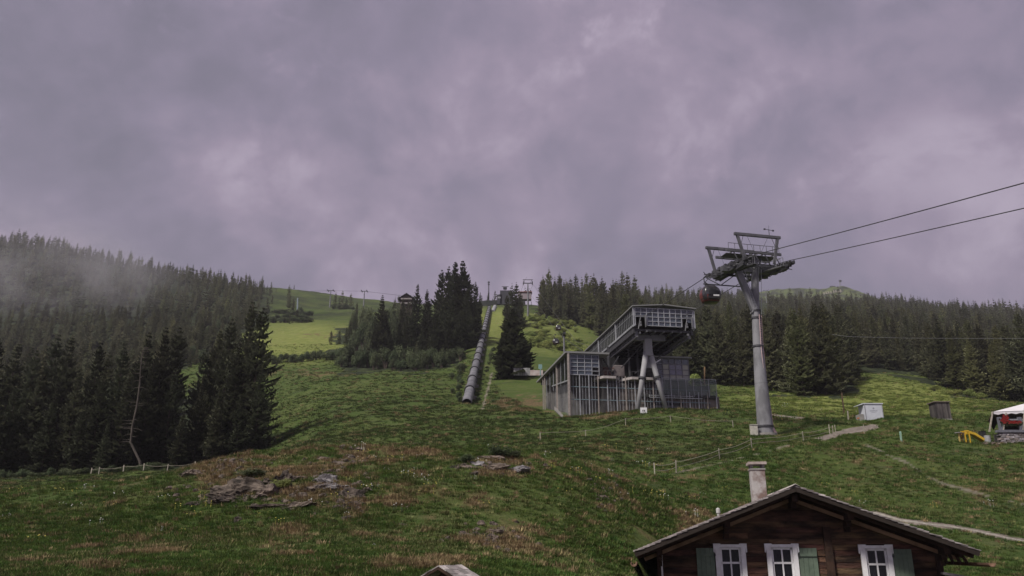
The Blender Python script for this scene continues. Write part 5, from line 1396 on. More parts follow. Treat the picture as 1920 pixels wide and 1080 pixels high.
    # windows with casing, sash, glazing bars, panes, shutter
    for i, (q0, q1, z0, z1) in enumerate(wins):
        fr = MB()
        fr.bar(hw(q0 - .03, -.07, z0 - .1), hw(q0 - .03, -.07, z1), .17, .10, up=he2)
        fr.bar(hw(q1 + .03, -.07, z0 - .1), hw(q1 + .03, -.07, z1), .17, .10, up=he2)
        top = [(q0 - .17, z1 - .17), (q0 - .14, z1 - .19), (q0 - .12, z1 - .01), (q1 + .12, z1 - .01), (q1 + .14, z1 - .19), (q1 + .17, z1 - .17), (q1 + .17, z1 + .13), (q1 - .08, z1 + .13), (q1 - .10, z1 + .10), (q0 + .10, z1 + .10), (q0 + .08, z1 + .13), (q0 - .17, z1 + .13)]
        fr.slab([hw(a, -.125, zz) for a, zz in top], he2 * .1)
        fr.bar(hw(q0 - .2, -.09, z0 - .12), hw(q1 + .2, -.09, z0 - .12), .12, .14)
        w = ob(fr, 'window', M_WF)
        fi = q0 + .045, q1 - .045
        sh = MB()
        for a_ in (fi[0] + .05, fi[1] - .05): sh.bar(hw(a_, -.02, z0), hw(a_, -.02, z1 - .02), .07, .06, up=he2)
        cx_ = (q0 + q1) / 2; sh.bar(hw(cx_, -.03, z0), hw(cx_, -.03, z1 - .02), .05, .05, up=he2)
        for zz, th in ((z1 - .05, .07), (z1 - .55, .07), (z0 + .05, .07)): sh.bar(hw(fi[0], -.025, zz), hw(fi[1], -.025, zz), .05, th)
        ob(sh, 'sash', M_WF, w)
        for a0, a1 in ((fi[0] + .08, cx_ - .03), (cx_ + .03, fi[1] - .08)):
            for b0, b1 in ((z1 - .51, z1 - .09), (z0 + .09, z1 - .59)):
                x = MB(); x.slab([hw(a0, .0, b0), hw(a1, .0, b0), hw(a1, .0, b1), hw(a0, .0, b1)], he2 * .012); ob(x, 'pane', M_GLASSD, w)
        x = MB(); rev = [(q0, z0), (q1, z0), (q1, z1), (q0, z1)]
        for k in range(4):
            (a0, b0), (a1, b1) = rev[k], rev[(k + 1) % 4]; x.slab([hw(a0, .02, b0), hw(a1, .02, b1), hw(a1, .4, b1), hw(a0, .4, b0)], Vector((0, 0, .01)) if k % 2 == 0 else he1 * .01)
        ob(x, 'reveal', M_DARKW, w)
        if i == 2:
            V = []; n = 14
            for k in range(n):
                a_ = cx_ + .12 + .26 * k / (n - 1); dd = .10 + .03 * math.sin(k * 1.7)
                V += [tuple(hw(a_ + .05, dd, z0)), tuple(hw(a_ - .02, dd, z1))]
            x = MB(); x.add(V, [(2 * k, 2 * k + 2, 2 * k + 3, 2 * k + 1) for k in range(n - 1)]); ob(x, 'curtain', M_CURT, w)
        s = -1 if i == 0 else 1
        e = (q0 - .14) if s < 0 else (q1 + .14); wsh = .66; n = 4
        shut = MB(); zt, zb = z1 - .03, z0 - .08
        A0, A1 = (e - wsh, e) if s < 0 else (e, e + wsh)
        for zz in (zt - .24, zb + .22): shut.bar(hw(A0 + .02, -.10, zz), hw(A1 - .02, -.10, zz), .03, .10)
        so = ob(shut, 'shutter', M_SHUT)
        for k in range(n):
            c0 = A0 + (A1 - A0) * k / n; c1 = A0 + (A1 - A0) * (k + 1) / n - .008
            x = MB(); x.hexa([hw(c0, -.075, zb), hw(c1, -.075, zb), hw(c1, -.045, zb), hw(c0, -.045, zb), hw(c0, -.075, zt), hw(c1, -.075, zt), hw(c1, -.045, zt), hw(c0, -.045, zt)]); ob(x, 'plank', M_SHUT, so)
        x = MB()
        for zz in (zt - .24, zb + .22): x.box(hw(e, -.12, zz), (.07, .03, .09), he1, he2); x.box(hw(A0 if s > 0 else A1, -.12, zz), (.05, .03, .05), he1, he2)
        ob(x, 'hinge', M_STEELD, so)
    # roof: deck, rafters, purlins, barge boards, shingles
    for s, k_, ae in ((-1, kl, a_l), (1, kr, a_e)):
        ze = roofz(ae)
        x = MB(); x.slab([hw(a_r, bv + .05, z_r - .16), hw(ae, bv + .05, ze - .16), hw(ae, bv + .05, ze - .06), hw(a_r, bv + .05, z_r - .06)], he2 * (D + 2.2)); ob(x, 'roof_deck', M_DARKW)
        x = MB(); x.bar(hw(a_r, bv + .02, z_r - .13), hw(ae, bv + .02, ze - .13), .05, .17, up=(0, 0, 1)); ob(x, 'barge_board', mat('near_black_board', (.03, .022, .018), .9))  # barge board in a near-black colour
        x = MB(); x.bar(hw(a_r, -.22, z_r - .44), hw(ae - s * .35, -.22, roofz(ae - s * .35) - .44), .10, .13); ob(x, 'inner_rafter', M_EDGE)
        for fr_ in (.42, .98) if s < 0 else (.32, .98):
            a_ = a_r + (ae - a_r) * fr_; a_ = a_ if fr_ < .9 else ae - s * .9
            x = MB(); x.bar(hw(a_, bv + .35, roofz(a_) - .36), hw(a_, 1.0, roofz(a_) - .36), .2, .26); x.bar(hw(a_, bv + .75, roofz(a_) - .60), hw(a_, .3, roofz(a_) - .60), .18, .2); x.bar(hw(a_, bv + 1.0, roofz(a_) - .80), hw(a_, .3, roofz(a_) - .80), .18, .18); ob(x, 'purlin', M_DARKW)
        for k in range(9):   # rafters seen under the eave
            b_ = -.9 + k * .98; x = MB(); x.bar(hw(a_r + s * .2, b_, roofz(a_r + s * .2) - .24), hw(ae - s * .08, b_, roofz(ae - s * .08) - .24), .12, .15); ob(x, 'rafter', M_DARKW)
        # shingles: butt rows across the slope, first row at the verge one by one
        Ls = math.hypot(ae - a_r, z_r - ze); rows = int(Ls / .21); dv = (hw(ae, 0, ze) - hw(a_r, 0, z_r)).normalized(); nrm = (dv.cross(he2) * (1 if s < 0 else -1)).normalized()
        if nrm.z < 0: nrm = -nrm
        rs = random.Random(9 + s); bulk = MB(); P0 = hw(a_r, 0, z_r)
        for i in range(rows):
            d0 = Ls - i * .21 + .04
            b_ = bv - .03 + rs.uniform(-.02, .02); j = 0
            while b_ < D + .8:
                w_ = rs.uniform(.12, .30); th = rs.uniform(.014, .035); lift = rs.uniform(.0, .03)
                c0 = P0 + dv * (d0 - .40) + he2 * b_ - nrm * .055; c1 = P0 + dv * (d0 + rs.uniform(-.03, .03)) + he2 * b_ + nrm * (-.02 + lift)
                g = he2 * (w_ - .008)
                pts = [c0, c0 + g, c1 + g, c1, c0 + nrm * th, c0 + g + nrm * th, c1 + g + nrm * th, c1 + nrm * th]
                if j < 2: x = MB(); x.hexa(pts); ob(x, 'shingle', M_SH)
                elif i % 1 == 0: bulk.hexa(pts)
                b_ += w_; j += 1
        tag(ob(bulk, 'shingles', M_SH), kind='stuff')
        # wooden gutter on pegs
        lo_b = bv - .2 if s < 0 else bv - .75
        x = MB(); gz = ze - .42; ga_ = ae + s * .05
        pr = [(math.cos(q) * .12, math.sin(q) * .12) for q in np.linspace(math.pi, 2 * math.pi, 7)] + [(math.cos(q) * .085, math.sin(q) * .085) for q in np.linspace(2 * math.pi, math.pi, 7)]
        x.slab([hw(ga_ + u_, lo_b, gz + v_) for u_, v_ in pr], he2 * (D + 2.4)); ob(x, 'gutter', mat('grey_gutter_wood', (0.22, 0.13, 0.085), .85, (.13, .075, .05), scale=2))
    x = MB(); x.slab([hw(a_r - .16, bv - .06, z_r - .045), hw(a_r, bv - .06, z_r + .03), hw(a_r + .16, bv - .06, z_r - .045), hw(a_r, bv - .06, z_r + .06)], he2 * (D + 2.2)); ob(x, 'ridge_board', M_SH)
    x = MB(); x.bar(hw(a_r, bv + .3, z_r - .42), hw(a_r, 1, z_r - .42), .22, .26); x.bar(hw(a_r, bv + .7, z_r - .66), hw(a_r, .3, z_r - .66), .2, .2); ob(x, 'purlin', M_DARKW)
    # chimney
    bc = 1.9; (c0, _), (c1, zc1) = hp(1408, 905, bc), hp(1438, 905, bc); zt = hp(1420, 878, bc)[1]; ztt = hp(1420, 866, bc)[1]; wc = (c1 - c0)
    x = MB(); cm = (c0 + c1) / 2; x.box(hw(cm, bc + .3, (zt + roofz(c0) - .5) / 2), (wc * .9, .6, zt - roofz(c0) + .5), he1, he2)
    ch = ob(x, 'chimney', mat('chimney_plaster', (0.38, 0.36, 0.35), .9, (0.17, 0.12, 0.105), scale=1.9, detail=9, bump=.35, lo=.38, hi=.56)); bevel(ch, .015)
    x = MB(); x.box(hw(cm, bc + .3, zt - .03), (wc * .97, .66, .06), he1, he2); ob(x, 'collar', M_CONC, ch)
    x = MB()
    for sx in (-1, 1):
        for sy in (-1, 1): x.box(hw(cm + sx * wc * .36, bc + .3 + sy * .22, (zt + ztt - .10) / 2 + .03), (.10, .10, ztt - .1 - zt), he1, he2)
    ob(x, 'cap_piers', M_CONC, ch)
    x = MB(); x.box(hw(cm, bc + .3, ztt - .05), (wc * 1.14, .82, .10), he1, he2); ob(x, 'cap_slab', mat('cap_stone', (0.42, 0.36, 0.33), .9, (.28, .23, .21)), ch)
    # vent pipe
    bq = .8; q, zq = hp(1346, 952, bq); x = MB(); x.tube([hw(q, bq, roofz(q) - .2), hw(q, bq, zq - .05)], .05, 8); x.tube([hw(q, bq, zq - .20), hw(q, bq, zq - .04), hw(q, bq, zq)], [.08, .08, .02], 8); vp = ob(x, 'vent_pipe', mat('vent_grey', (0.5, 0.5, 0.48), .6)); x = MB(); x.tube([hw(q, bq, zq - .42), hw(q, bq, zq - .30)], .075, 8); ob(x, 'black_collar', M_RUBBER, vp)
    # snow guard boards at the left eave: little upright leftovers of roof beams
    for k, px in enumerate((1768, 1780, 1793, 1806)):
        a_, z_ = hp(px, 1050, -.3); x = MB(); x.bar(hw(a_, -.3, roofz(a_) - .3), hw(a_ + .12, -.3, z_ - .12), .07, .09); ob(x, 'gutter_peg', M_DARKW)
    # lower roof board at right edge
    q0, z0 = hp(1762, 1074, .1); q1, z1 = hp(1815, 1082, .1); x = MB(); x.bar(hw(q0 - .05, .2, z0), hw(q1 + .6, .2, z1 - .12), 1.2, .08); ob(x, 'lean_to_roof', M_SH)
house()

def small_gable():
    Y = 15.5; c = at(838, 1066, Y); t = thing('wayside_shrine', 'small weathered shingled gable roof peeking in at the bottom edge', 'shrine', (c.x, Y, h1(c.x, Y)))
    e2 = Vector((.55, .83, 0)).normalized(); e1 = Vector((e2.y, -e2.x, 0)); r = at(822, 1062, Y)
    m = mat('grey_shingle', (.4, .36, .35)); md = mat('dark_beam', (.055, .03, .02)); w = .36; s_ = .46; g = h1(c.x, Y)
    bb = r + e2 * .4
    x = MB(); x.box((bb.x, bb.y, (g + r.z) / 2 - .25), (.4, .4, r.z - g + .1), e1, e2); x.obj('cabinet', M_TIMBER, t)
    x = MB(); x.slab([bb - e1 * .2 - e2 * .2 + Vector((0, 0, -.21)), bb + e1 * .2 - e2 * .2 + Vector((0, 0, -.21)), bb - e2 * .2 + Vector((0, 0, -.03))], e2 * .4); x.obj('gable', md, t)
    for s in (-1, 1):
        dn = (e1 * s * w + Vector((0, 0, -w * s_))).normalized(); L_ = .46; nn = dn.cross(e2); nn = nn if nn.z > 0 else -nn
        for i in range(3):
            for j in range(4):
                p = r + dn * (L_ * i / 3) + e2 * (j * .175) + nn * (.012 * (2 - i) * 0 + .006 * ((i + j) % 2)); q = [p, p + e2 * .168, p + e2 * .168 + dn * .19, p + dn * .19]
                x = MB(); x.slab([v + nn * (.0 + .0 * i) for v in q], nn * .018); x.obj('shingle', m, t)
        x = MB(); x.bar(r - nn * .03, r + dn * L_ - nn * .03, .03, .04); x.obj('barge', md, t)
small_gable()

# ------------------------------------------------------------ fences and posts
def post(x, p, h, w=.05, lean=0): x.bar(p - Vector((0, 0, .3)), p + Vector((lean, 0, h)), w * 2)
def fence(pts, label, h=1.0, ropes=(.85, .45), nm='rope', w=.035, sub=()):
    P = [foot(px, Y, row) for px, row, Y in pts]; t = thing('pasture_fence', label, 'fence', P[0])
    for i, p in enumerate(P):
        x = MB(); post(x, p, h, w, random.uniform(-.06, .06)); x.obj('fence_post', M_POST, t)
    if ropes:
        for k in ropes:
            x = MB()
            for a, b in zip(P[:-1], P[1:]):
                n = 6; q = []
                for i in range(n + 1):
                    f = i / n; c = a.lerp(b, f); c.z = c.z * .6 + .4 * h1(c.x, c.y) + h * k - .12 * 4 * f * (1 - f); q.append(c)
                x.tube(q, .02, 4)
            x.obj(nm, M_ROPE, t)
def ypt(px, row, lo=20, hi=400): return ground(px, row, lo, hi).y
fence([(1228, 897, 60), (1268, 893, 63), (1350, 873, 68), (1410, 858, 73), (1507, 830, 80), (1562, 824, 84)], 'fence of pale posts and sagging ropes running up to the dirt path', h=.95)
fence([(1556, 812, 88), (1568, 810, 89), (1622, 806, 88)], 'short run of thin leaning posts beside the dirt path bend', h=1.1, ropes=())
fence([(1013, 840, 84), (1098, 828, 88), (1173, 818, 96), (1258, 816, 98), (1375, 815, 95)], 'widely spaced pale marker posts across the slope below the station', h=.85, ropes=(.9,))
fence([(170, 893, 103), (185, 892, 101), (231, 888, 99), (269, 886, 98), (313, 884, 97), (365, 880, 96)], 'low fence of pale posts along the foot of the left grove', h=.9, ropes=(.8,), w=.05)
def single(px, row, Y, h, col, label, w=.07):
    f = foot(px, Y, row); x = MB(); x.bar(f - Vector((0, 0, .3)), f + Vector((.03, 0, h)), w * 2); return tag(x.obj('marker_post', col, None), label, 'post')
single(1690, 828, ground(1690, 828).y, 1.0, mat('pale_green_paint', (.30, .46, .36)), 'pale green marker post alone in the right meadow')
single(1583, 782, 122, 3.4, M_TIMBER, 'leaning grey utility post left of the white container', .09)
single(1591, 788, 108, 1.3, M_POST, 'short pale post beside the leaning utility post')
single(1149, 768, 150, 1.0, M_POST, 'single short pale post on the slope left of the station') if False else None
def paddle():
    f = foot(1800, 84, 838); t = thing('post_table', 'yellow post with a small grey disc on top left of the slide', 'post', f)
    x = MB(); x.bar(f - Vector((0, 0, .3)), f + Vector((0, 0, .95)), .12); x.obj('post', mat('yellow_post', (.55, .42, .14)), t)
    x = MB(); x.tube([f + Vector((0, 0, .95)), f + Vector((0, 0, 1.03))], .36, 14); x.obj('disc', M_CONC, t)
paddle()
x = MB(); x.tube([at(1560, 627, 136), at(1590, 631, 132), at(1700, 634, 128), at(1920, 635, 122), at(2100, 632, 118)], .022, 4); tag(x.obj('overhead_wire', mat('pale_wire', (.2, .2, .21))), 'thin pale wire crossing in front of the right forest', 'wire')

# ------------------------------------------------------------ white container, dark shed
def container():
    f = foot(1636, 107, 786); t = thing('white_container', 'white painted box container standing on the right meadow', 'container', f)
    m = mat('container_white', (0.56, 0.58, 0.63), .6, (0.46, 0.48, 0.53), scale=1.2, detail=6)
    W, D, Hh = 2.45, 1.9, 2.2; z = f.z - .1; c = f + Vector((.35, 1, 0))
    x = MB(); x.box((c.x, c.y, z + Hh / 2), (W, D, Hh)); bevel(x.obj('body', m, t), .03)
    x = MB(); x.box((c.x, c.y, z + Hh + .06), (W + .25, D + .2, .12)); x.obj('roof', m, t)
    for s in (-1, 1):
        x = MB(); x.box((c.x + s * (W / 2 - .06), c.y - D / 2 - .03, z + Hh / 2), (.10, .05, Hh)); x.obj('corner_profile', M_ALU, t)
    x = MB(); x.slab([(c.x - W / 2 - .05, c.y - D / 2, z + Hh), (c.x - W / 2 - .7, c.y - .2, z + Hh - .15), (c.x - W / 2 - .7, c.y + .7, z + Hh - .15), (c.x - W / 2 - .05, c.y + D / 2, z + Hh)], (0, 0, .06)); x.obj('side_awning', m, t)
    x = MB(); x.box((c.x - W / 2 - .35, c.y, z + .45), (.55, 1.3, .9)); x.obj('side_shelf', M_CONC, t)
    x = MB(); x.bar((c.x - W / 2 - .9, c.y - .4, z + .35), (c.x - W / 2 - .3, c.y - .4, z + .5), .15); x.obj('orange_tool', mat('orange', (.5, .16, .06)), t)
    # faint round emblem with two lines of lettering
    x = MB(); yq = c.y - D / 2 - .005; mg = mat('faint_print', (0.30, 0.31, 0.36), .7)
    x.tube([(c.x, yq, z + 1.62), (c.x, yq - .012, z + 1.62)], .12, 16)
    for k in range(9): x.box((c.x - .44 + k * .11, yq, z + 1.28), (.07, .012, .12))
    for k in range(6): x.box((c.x - .28 + k * .11, yq, z + 1.08), (.06, .012, .07))
    x.obj('faint_lettering', mg, t)
container()
def shed():
    f = foot(1765, 108, 784); t = thing('wooden_shed', 'narrow dark grey wooden shed with flat roof on the right meadow', 'shed', f)
    m = mat('grey_black_board', (0.105, 0.092, 0.088), .9, (0.03, 0.027, 0.027), scale=1.4, detail=7, bump=.4, stretch=(2, 1, .3), vary=.4)
    W, D, Hh = 1.95, 1.7, 2.35; z = f.z - .1; n = 9
    for i in range(n):
        x = MB(); x.box((f.x - W / 2 + (i + .5) * W / n, f.y - D / 2 + random.uniform(-.01, .01), z + Hh / 2), (W / n - .012, .05, Hh)); x.obj('board', m, t)
    x = MB(); x.box((f.x, f.y + .03, z + Hh / 2), (W - .02, D - .05, Hh)); x.obj('walls', m, t)
    x = MB(); x.box((f.x - .03, f.y, z + Hh + .05), (W + .3, D + .3, .12)); x.obj('roof', mat('tan_roof_edge', (.17, .135, .12), .9), t)
    x = MB(); x.box((f.x, f.y - D / 2, z + .05), (W + .15, .12, .14)); x.obj('sill_beam', M_CONC, t)
shed()

# ------------------------------------------------------------ tent terrace at the right edge
def terrace():
    Y = 86; g = foot(1880, Y, 822); zg = g.z
    t = thing('terrace_tent', 'white roofed party tent with brown inner lining at the right edge', 'tent', g)
    M_TW = mat('tent_white', (0.72, 0.70, 0.72), .6, (0.64, 0.61, 0.63), scale=.8); M_TB = mat('tent_lining', (0.12, 0.09, 0.07), .9, (.07, .05, .04))
    P = lambda px, row, y=Y: at(px, row, y)
    e0, ap = P(1862, 772), P(1922, 753)
    x = MB(); far = Vector((4.6, 7, 0)); apx = Vector((ap.x + 2.6, Y + 3.5, ap.z + .5)); e1 = P(2030, 766)
    V = [e0, e1, e1 + far, e0 + far, apx, apx + Vector((1.5, 0, 0))]
    th = Vector((0, 0, -.05))
    for q in ((0, 1, 5, 4), (1, 2, 5), (2, 3, 4, 5), (3, 0, 4)): x.slab([V[i] for i in q], th)
    x.obj('tent_roof', M_TW, t)
    x = MB()
    for i in range(10):
        a, b = e0.lerp(e1, i / 10), e0.lerp(e1, (i + 1) / 10); x.slab([a, b, b - Vector((0, 0, .22)), a.lerp(b, .5) - Vector((0, 0, .34)), a - Vector((0, 0, .22))], (0, .03, 0))
    x.obj('valance', M_TW, t)
    b0 = P(1853, 789); x = MB(); x.slab([e0, e0 + far, Vector((b0.x + 4.6, Y + 7, b0.z)), b0], (-.04, 0, 0)); x.slab([e0 + far * .98, e1 + far * .98, e1 + far * .98 - Vector((0, 0, 4)), e0 + far * .98 - Vector((0, 0, 4))], (0, .05, 0)); x.obj('dark_side_wall', M_TB, t)
    x = MB(); x.slab([e0 + Vector((0, .1, -.3)), e1 + Vector((0, .1, -.3)), e1 + far + Vector((0, -.2, -1.4)), e0 + far + Vector((0, -.2, -1.4))], (0, 0, .04)); x.obj('inner_lining', M_TB, t)
    for px, r0, r1 in ((1857, 772, 810), (1882, 774, 812), (1919, 752, 812)):
        a, b = P(px + 4, r0), P(px - 2, r1); x = MB(); x.bar(a, b, .13); x.obj('tent_pole', mat('pole_tan', (.40, .36, .30)), t)
    for (pa, ra_), (pb, rb_) in (((1866, 778), (1893, 770)), ((1900, 786), (1908, 772)), ((1906, 773), (1922, 784))):
        x = MB(); x.bar(P(pa, ra_, Y + 1), P(pb, rb_, Y + 1), .10); x.obj('roof_strut', M_STEELD, t)
    # stone terrace wall with real stones
    w = thing('stone_wall', 'grey dry stone terrace wall with timber rail below the tent', 'wall', g)
    x0, x1 = P(1874, 820).x, P(1990, 820).x; zt = P(1900, 811).z; zb = P(1900, 828).z - .4; rs = random.Random(4)
    ms = [mat('wall_stone_a', (0.34, 0.31, 0.32), .9, (.2, .18, .19), scale=3, vary=.4), mat('wall_stone_b', (0.26, 0.22, 0.21), .9, (.15, .13, .12), scale=3, vary=.4)]
    z_ = zb; n = 0
    while z_ < zt - .05:
        hh = rs.uniform(.16, .26); xx = x0 + rs.uniform(-.1, .05)
        while xx < x1:
            ww = rs.uniform(.22, .6)
            if n < 290:
                x = MB(); j = lambda k=.03: rs.uniform(-k, k); h2 = min(hh, zt - z_) - .03
                x.hexa([(xx + .02 + j(), Y - .2 + j(), z_ + j()), (xx + ww - .02 + j(), Y - .2 + j(), z_ + j()), (xx + ww, Y + .3, z_), (xx, Y + .3, z_), (xx + .04 + j(), Y - .18 + j(), z_ + h2), (xx + ww - .04 + j(), Y - .18 + j(), z_ + h2), (xx + ww, Y + .3, z_ + h2), (xx, Y + .3, z_ + h2)]); x.obj('stone', rs.choice(ms), w); n += 1
            xx += ww
        z_ += hh
    x = MB(); x.box(((x0 + x1) / 2, Y + .5, (zt + zb) / 2 - .05), (x1 - x0, 1.0, zt - zb - .1)); x.obj('wall_core', mat('mortar', (.07, .065, .06), .9), w)
    x = MB(); x.box(((x0 + x1) / 2, Y - .05, zt + .12), (x1 - x0 + .5, .5, .26)); x.obj('timber_coping', mat('slate_grey', (.16, .16, .19), .8), w)
    for px in (1877, 1915): x = MB(); q = P(px, 805, Y + .1); x.box((q.x, q.y, zt + .9), (.36, .3, 1.5)); x.obj('grey_pillar', mat('slate_grey', (.16, .16, .19)), w)
    x = MB(); a, b = P(1890, 787, Y + .1), P(1990, 786, Y + .1); x.bar(a, b, .12, .16); x.obj('upper_rail', mat('slate_light', (.26, .26, .28)), w)
    # flower box
    fb = thing('flower_boxes', 'red geranium flowers in a box on the terrace rail', 'flowers', P(1892, 790))
    x = MB(); x.bar(P(1880, 793), P(1915, 793), .25, .22); x.obj('planter', M_TIMBER, fb)
    mr_ = mat('geranium_red', (.55, .06, .05), .7, (.35, .03, .03), scale=6); x = MB(); y_ = MB()
    for _ in range(260):
        px = rs.gauss(1884, 3.2) if rs.random() < .6 else rs.uniform(1885, 1915); row = rs.gauss(786, 3.6) if px < 1891 else rs.gauss(791, 1.3)
        q = P(px, row, Y - .3 + rs.uniform(-.2, .3)); s = rs.uniform(.05, .11); x.add([q + Vector((-s, 0, 0)), q + Vector((0, -s * .5, s)), q + Vector((s, 0, 0)), q + Vector((0, s * .3, -s))], [(0, 1, 2, 3)])
        q = P(px + rs.uniform(-3, 3), row + rs.uniform(1, 6), Y - .1); y_.add([q + Vector((-s, 0, 0)), q + Vector((0, -s * .5, s)), q + Vector((s, 0, 0)), q + Vector((0, s * .3, -s))], [(0, 1, 2, 3)])
    x.obj('blossoms', mr_, fb); y_.obj('leaves', M_LEAF, fb)
    b = thing('plastic_drum', 'pale grey drum beside a dark bin left of the stone wall', 'barrel', foot(1853, 88.5, 818)); q = foot(1853, 88.5, 818)
    x = MB(); x.tube([q - Vector((0, 0, .2)), q + Vector((0, 0, .7))], [.32, .34], 16); x.obj('drum', mat('drum_grey', (.36, .36, .38)), b)
    q = foot(1844, 89, 818); x = MB(); x.box(q + Vector((0, 0, .45)), (.55, .55, 1.1)); x.box(q + Vector((0, 0, 1.04)), (.62, .62, .08)); tag(bevel(x.obj('dark_bin', M_RUBBER), .03), 'dark rubbish bin left of the pale grey drum', 'bin')
    for k, (px, row) in enumerate(((1862, 824), (1870, 822), (1848, 823))):
        q = foot(px, 84, row); x = rock_mb(k + 50, .35); o = x.obj('rock', M_ROCK); o.location = q; tag(o, ('small rock lying just left of the stone wall', 'small rock touching the stone wall corner', 'small rock in front of the pale drum')[k], 'rock')

# ------------------------------------------------------------ rocks
M_ROCK = mat('rock', (0.19, 0.150, 0.125), 0.95, (0.024, 0.019, 0.016), scale=1.5, detail=10, bump=1.5, bscale=3.5, lo=.40, hi=.64, vary=.15)
M_ROCKG = mat('grey_rock', (0.26, 0.245, 0.25), 0.95, (0.07, 0.062, 0.064), scale=1.8, detail=10, bump=1.5, bscale=4, lo=.34, hi=.62, vary=.15)
def rock_mb(seed, s, flat=(1, 1, .7), sub=3):
    import bmesh
    bm = bmesh.new(); bmesh.ops.create_icosphere(bm, subdivisions=sub, radius=1)
    co = np.array([v.co[:] for v in bm.verts]); r = random.Random(seed)
    for _ in range(9):       # chop facets
        n = Vector((r.gauss(0, 1), r.gauss(0, 1), r.gauss(0, .8))).normalized(); n = np.array(n); d = r.uniform(.45, .85)
        k = co @ n; co = co - np.where(k > d, k - d, 0)[:, None] * n
    nz = fbm(co[:, 0] * 2.5 + seed, co[:, 1] * 2.5 + co[:, 2] * 3.1, seed, 4) + .7 * np.abs(fbm(co[:, 0] * 5 + co[:, 2] * 7, co[:, 1] * 5 - co[:, 2] * 4, seed + 5, 3))
    co = co * (1 + .42 * nz[:, None]) * np.array(flat) * s
    x = MB(); x.add(co, [tuple(v.index for v in f.verts) for f in bm.faces]); bm.free(); return x
def rocks():
    spec = [(470, 925, 2.1, (1.3, .8, .55), 0, 'large brown ledge at the left end of the knoll outcrop'), (520, 912, 1.5, (1.1, .8, .75), 0, 'steep brown rock face in the middle of the outcrop'), (497, 930, 1.3, (1.2, .8, .5), 0, 'brown rock below the middle rock face'),
            (445, 935, 1.2, (1.4, .8, .4), 0, 'flat brown rock at the lower left of the outcrop'), (560, 898, 1.7, (1.5, .9, .32), 0, 'flat overhanging slab above the dark hollow'), (585, 918, 1.1, (1.3, .8, .5), 0, 'tilted slab right of the dark hollow'),
            (613, 905, .72, (1.1, .8, .75), 1, 'pale grey boulder right of the tilted slab'), (634, 914, .9, (1.3, .7, .5), 1, 'low grey boulder with a crack beside the pale boulder'), (600, 890, .8, (1.5, .8, .35), 0, 'thin brown ledge above the pale boulder'),
            (655, 935, .8, (1.1, .8, .7), 0, 'brown rock mound at the right end of the outcrop'), (400, 940, .8, (1.6, .8, .3), 0, 'thin brown ledge at the far left of the outcrop'), (355, 890, .9, (1.3, .8, .45), 0, 'small brown ledge near the crest on the left'),
            (430, 868, 1.2, (1.8, .8, .22), 0, 'long thin ledge just under the crest'), (470, 862, .9, (1.6, .8, .25), 0, 'thin ledge right of the long crest ledge'), (510, 950, .9, (1.8, .8, .25), 0, 'thin ledge below the outcrop'), (555, 951, 1.0, (1.6, .8, .3), 0, 'dark ledge at the bottom right of the outcrop'),
            (640, 872, .9, (1.4, .9, .35), 0, 'brown broken ground rock above the outcrop'), (600, 862, .8, (1.5, .9, .3), 0, 'low rock on the crest above the outcrop'),
            (893, 872, .5, (1.1, .8, .6), 1, 'small grey rock at the left of the upper right outcrop'), (925, 880, .8, (1.4, .8, .45), 0, 'brown rock in the upper right outcrop'), (965, 882, .75, (1.3, .8, .5), 1, 'grey rock at the right of the upper right outcrop'), (868, 875, .6, (1.4, .8, .4), 0, 'flat brown rock left of the upper right outcrop'), (915, 862, .7, (1.5, .8, .35), 0, 'brown ledge at the top of the upper right outcrop'),
            (1133, 935, .35, (1, .8, .6), 0, 'small brown rock on the bare spot near the middle'), (755, 985, .32, (1.2, .8, .5), 0, 'small rock in the grass below the knoll'), (920, 1000, .4, (1.4, .8, .4), 0, 'small rock in the lower middle grass'), (228, 1032, .35, (1.4, .8, .4), 0, 'small rock in the lower left grass')]
    for k, (px, row, s, fl, gtype, lab) in enumerate(spec):
        p = ground(px, row, 18, 90); x = rock_mb(k * 3 + 1, s * (.8 if s > 1 else .85), (fl[0], fl[1], fl[2] * 1.05), 5 if s > .7 else 4); o = x.obj('rock', M_ROCKG if gtype else M_ROCK); o.location = p + Vector((0, .3 * s, -(.2 if s > 1 else .08) * s)); o.rotation_euler = (random.uniform(-.2, .2), random.uniform(-.25, .1), random.uniform(-.5, .5))
        tag(o, lab, 'rock')
    # broken stones around them
    rs = random.Random(8); me = [rock_mb(200 + i, 1, (1, .9, .7), 2).mesh('small_stone', M_ROCK) for i in range(4)]; P, S, Z, K = [], [], [], []
    for _ in range(520):
        cx, cy, sx, sy = rs.choice([(490, 925, 60, 16), (490, 925, 70, 18), (560, 920, 70, 20), (640, 880, 35, 18), (655, 930, 20, 20), (930, 875, 40, 9), (440, 880, 50, 12), (1133, 925, 15, 15), (920, 1005, 40, 12)])
        p = ground(rs.gauss(cx, sx), rs.gauss(cy, sy), 18, 90); P.append(p - Vector((0, 0, .03))); S.append(rs.uniform(.06, .26)); Z.append(rs.uniform(0, 6.28)); K.append(rs.randrange(4))
    scatter('rubble', P, np.array(S), Z, K, [('b_stone', m) for m in me], 'loose brown rubble strewn around the knoll outcrop', 'rubble')
rocks()
terrace()

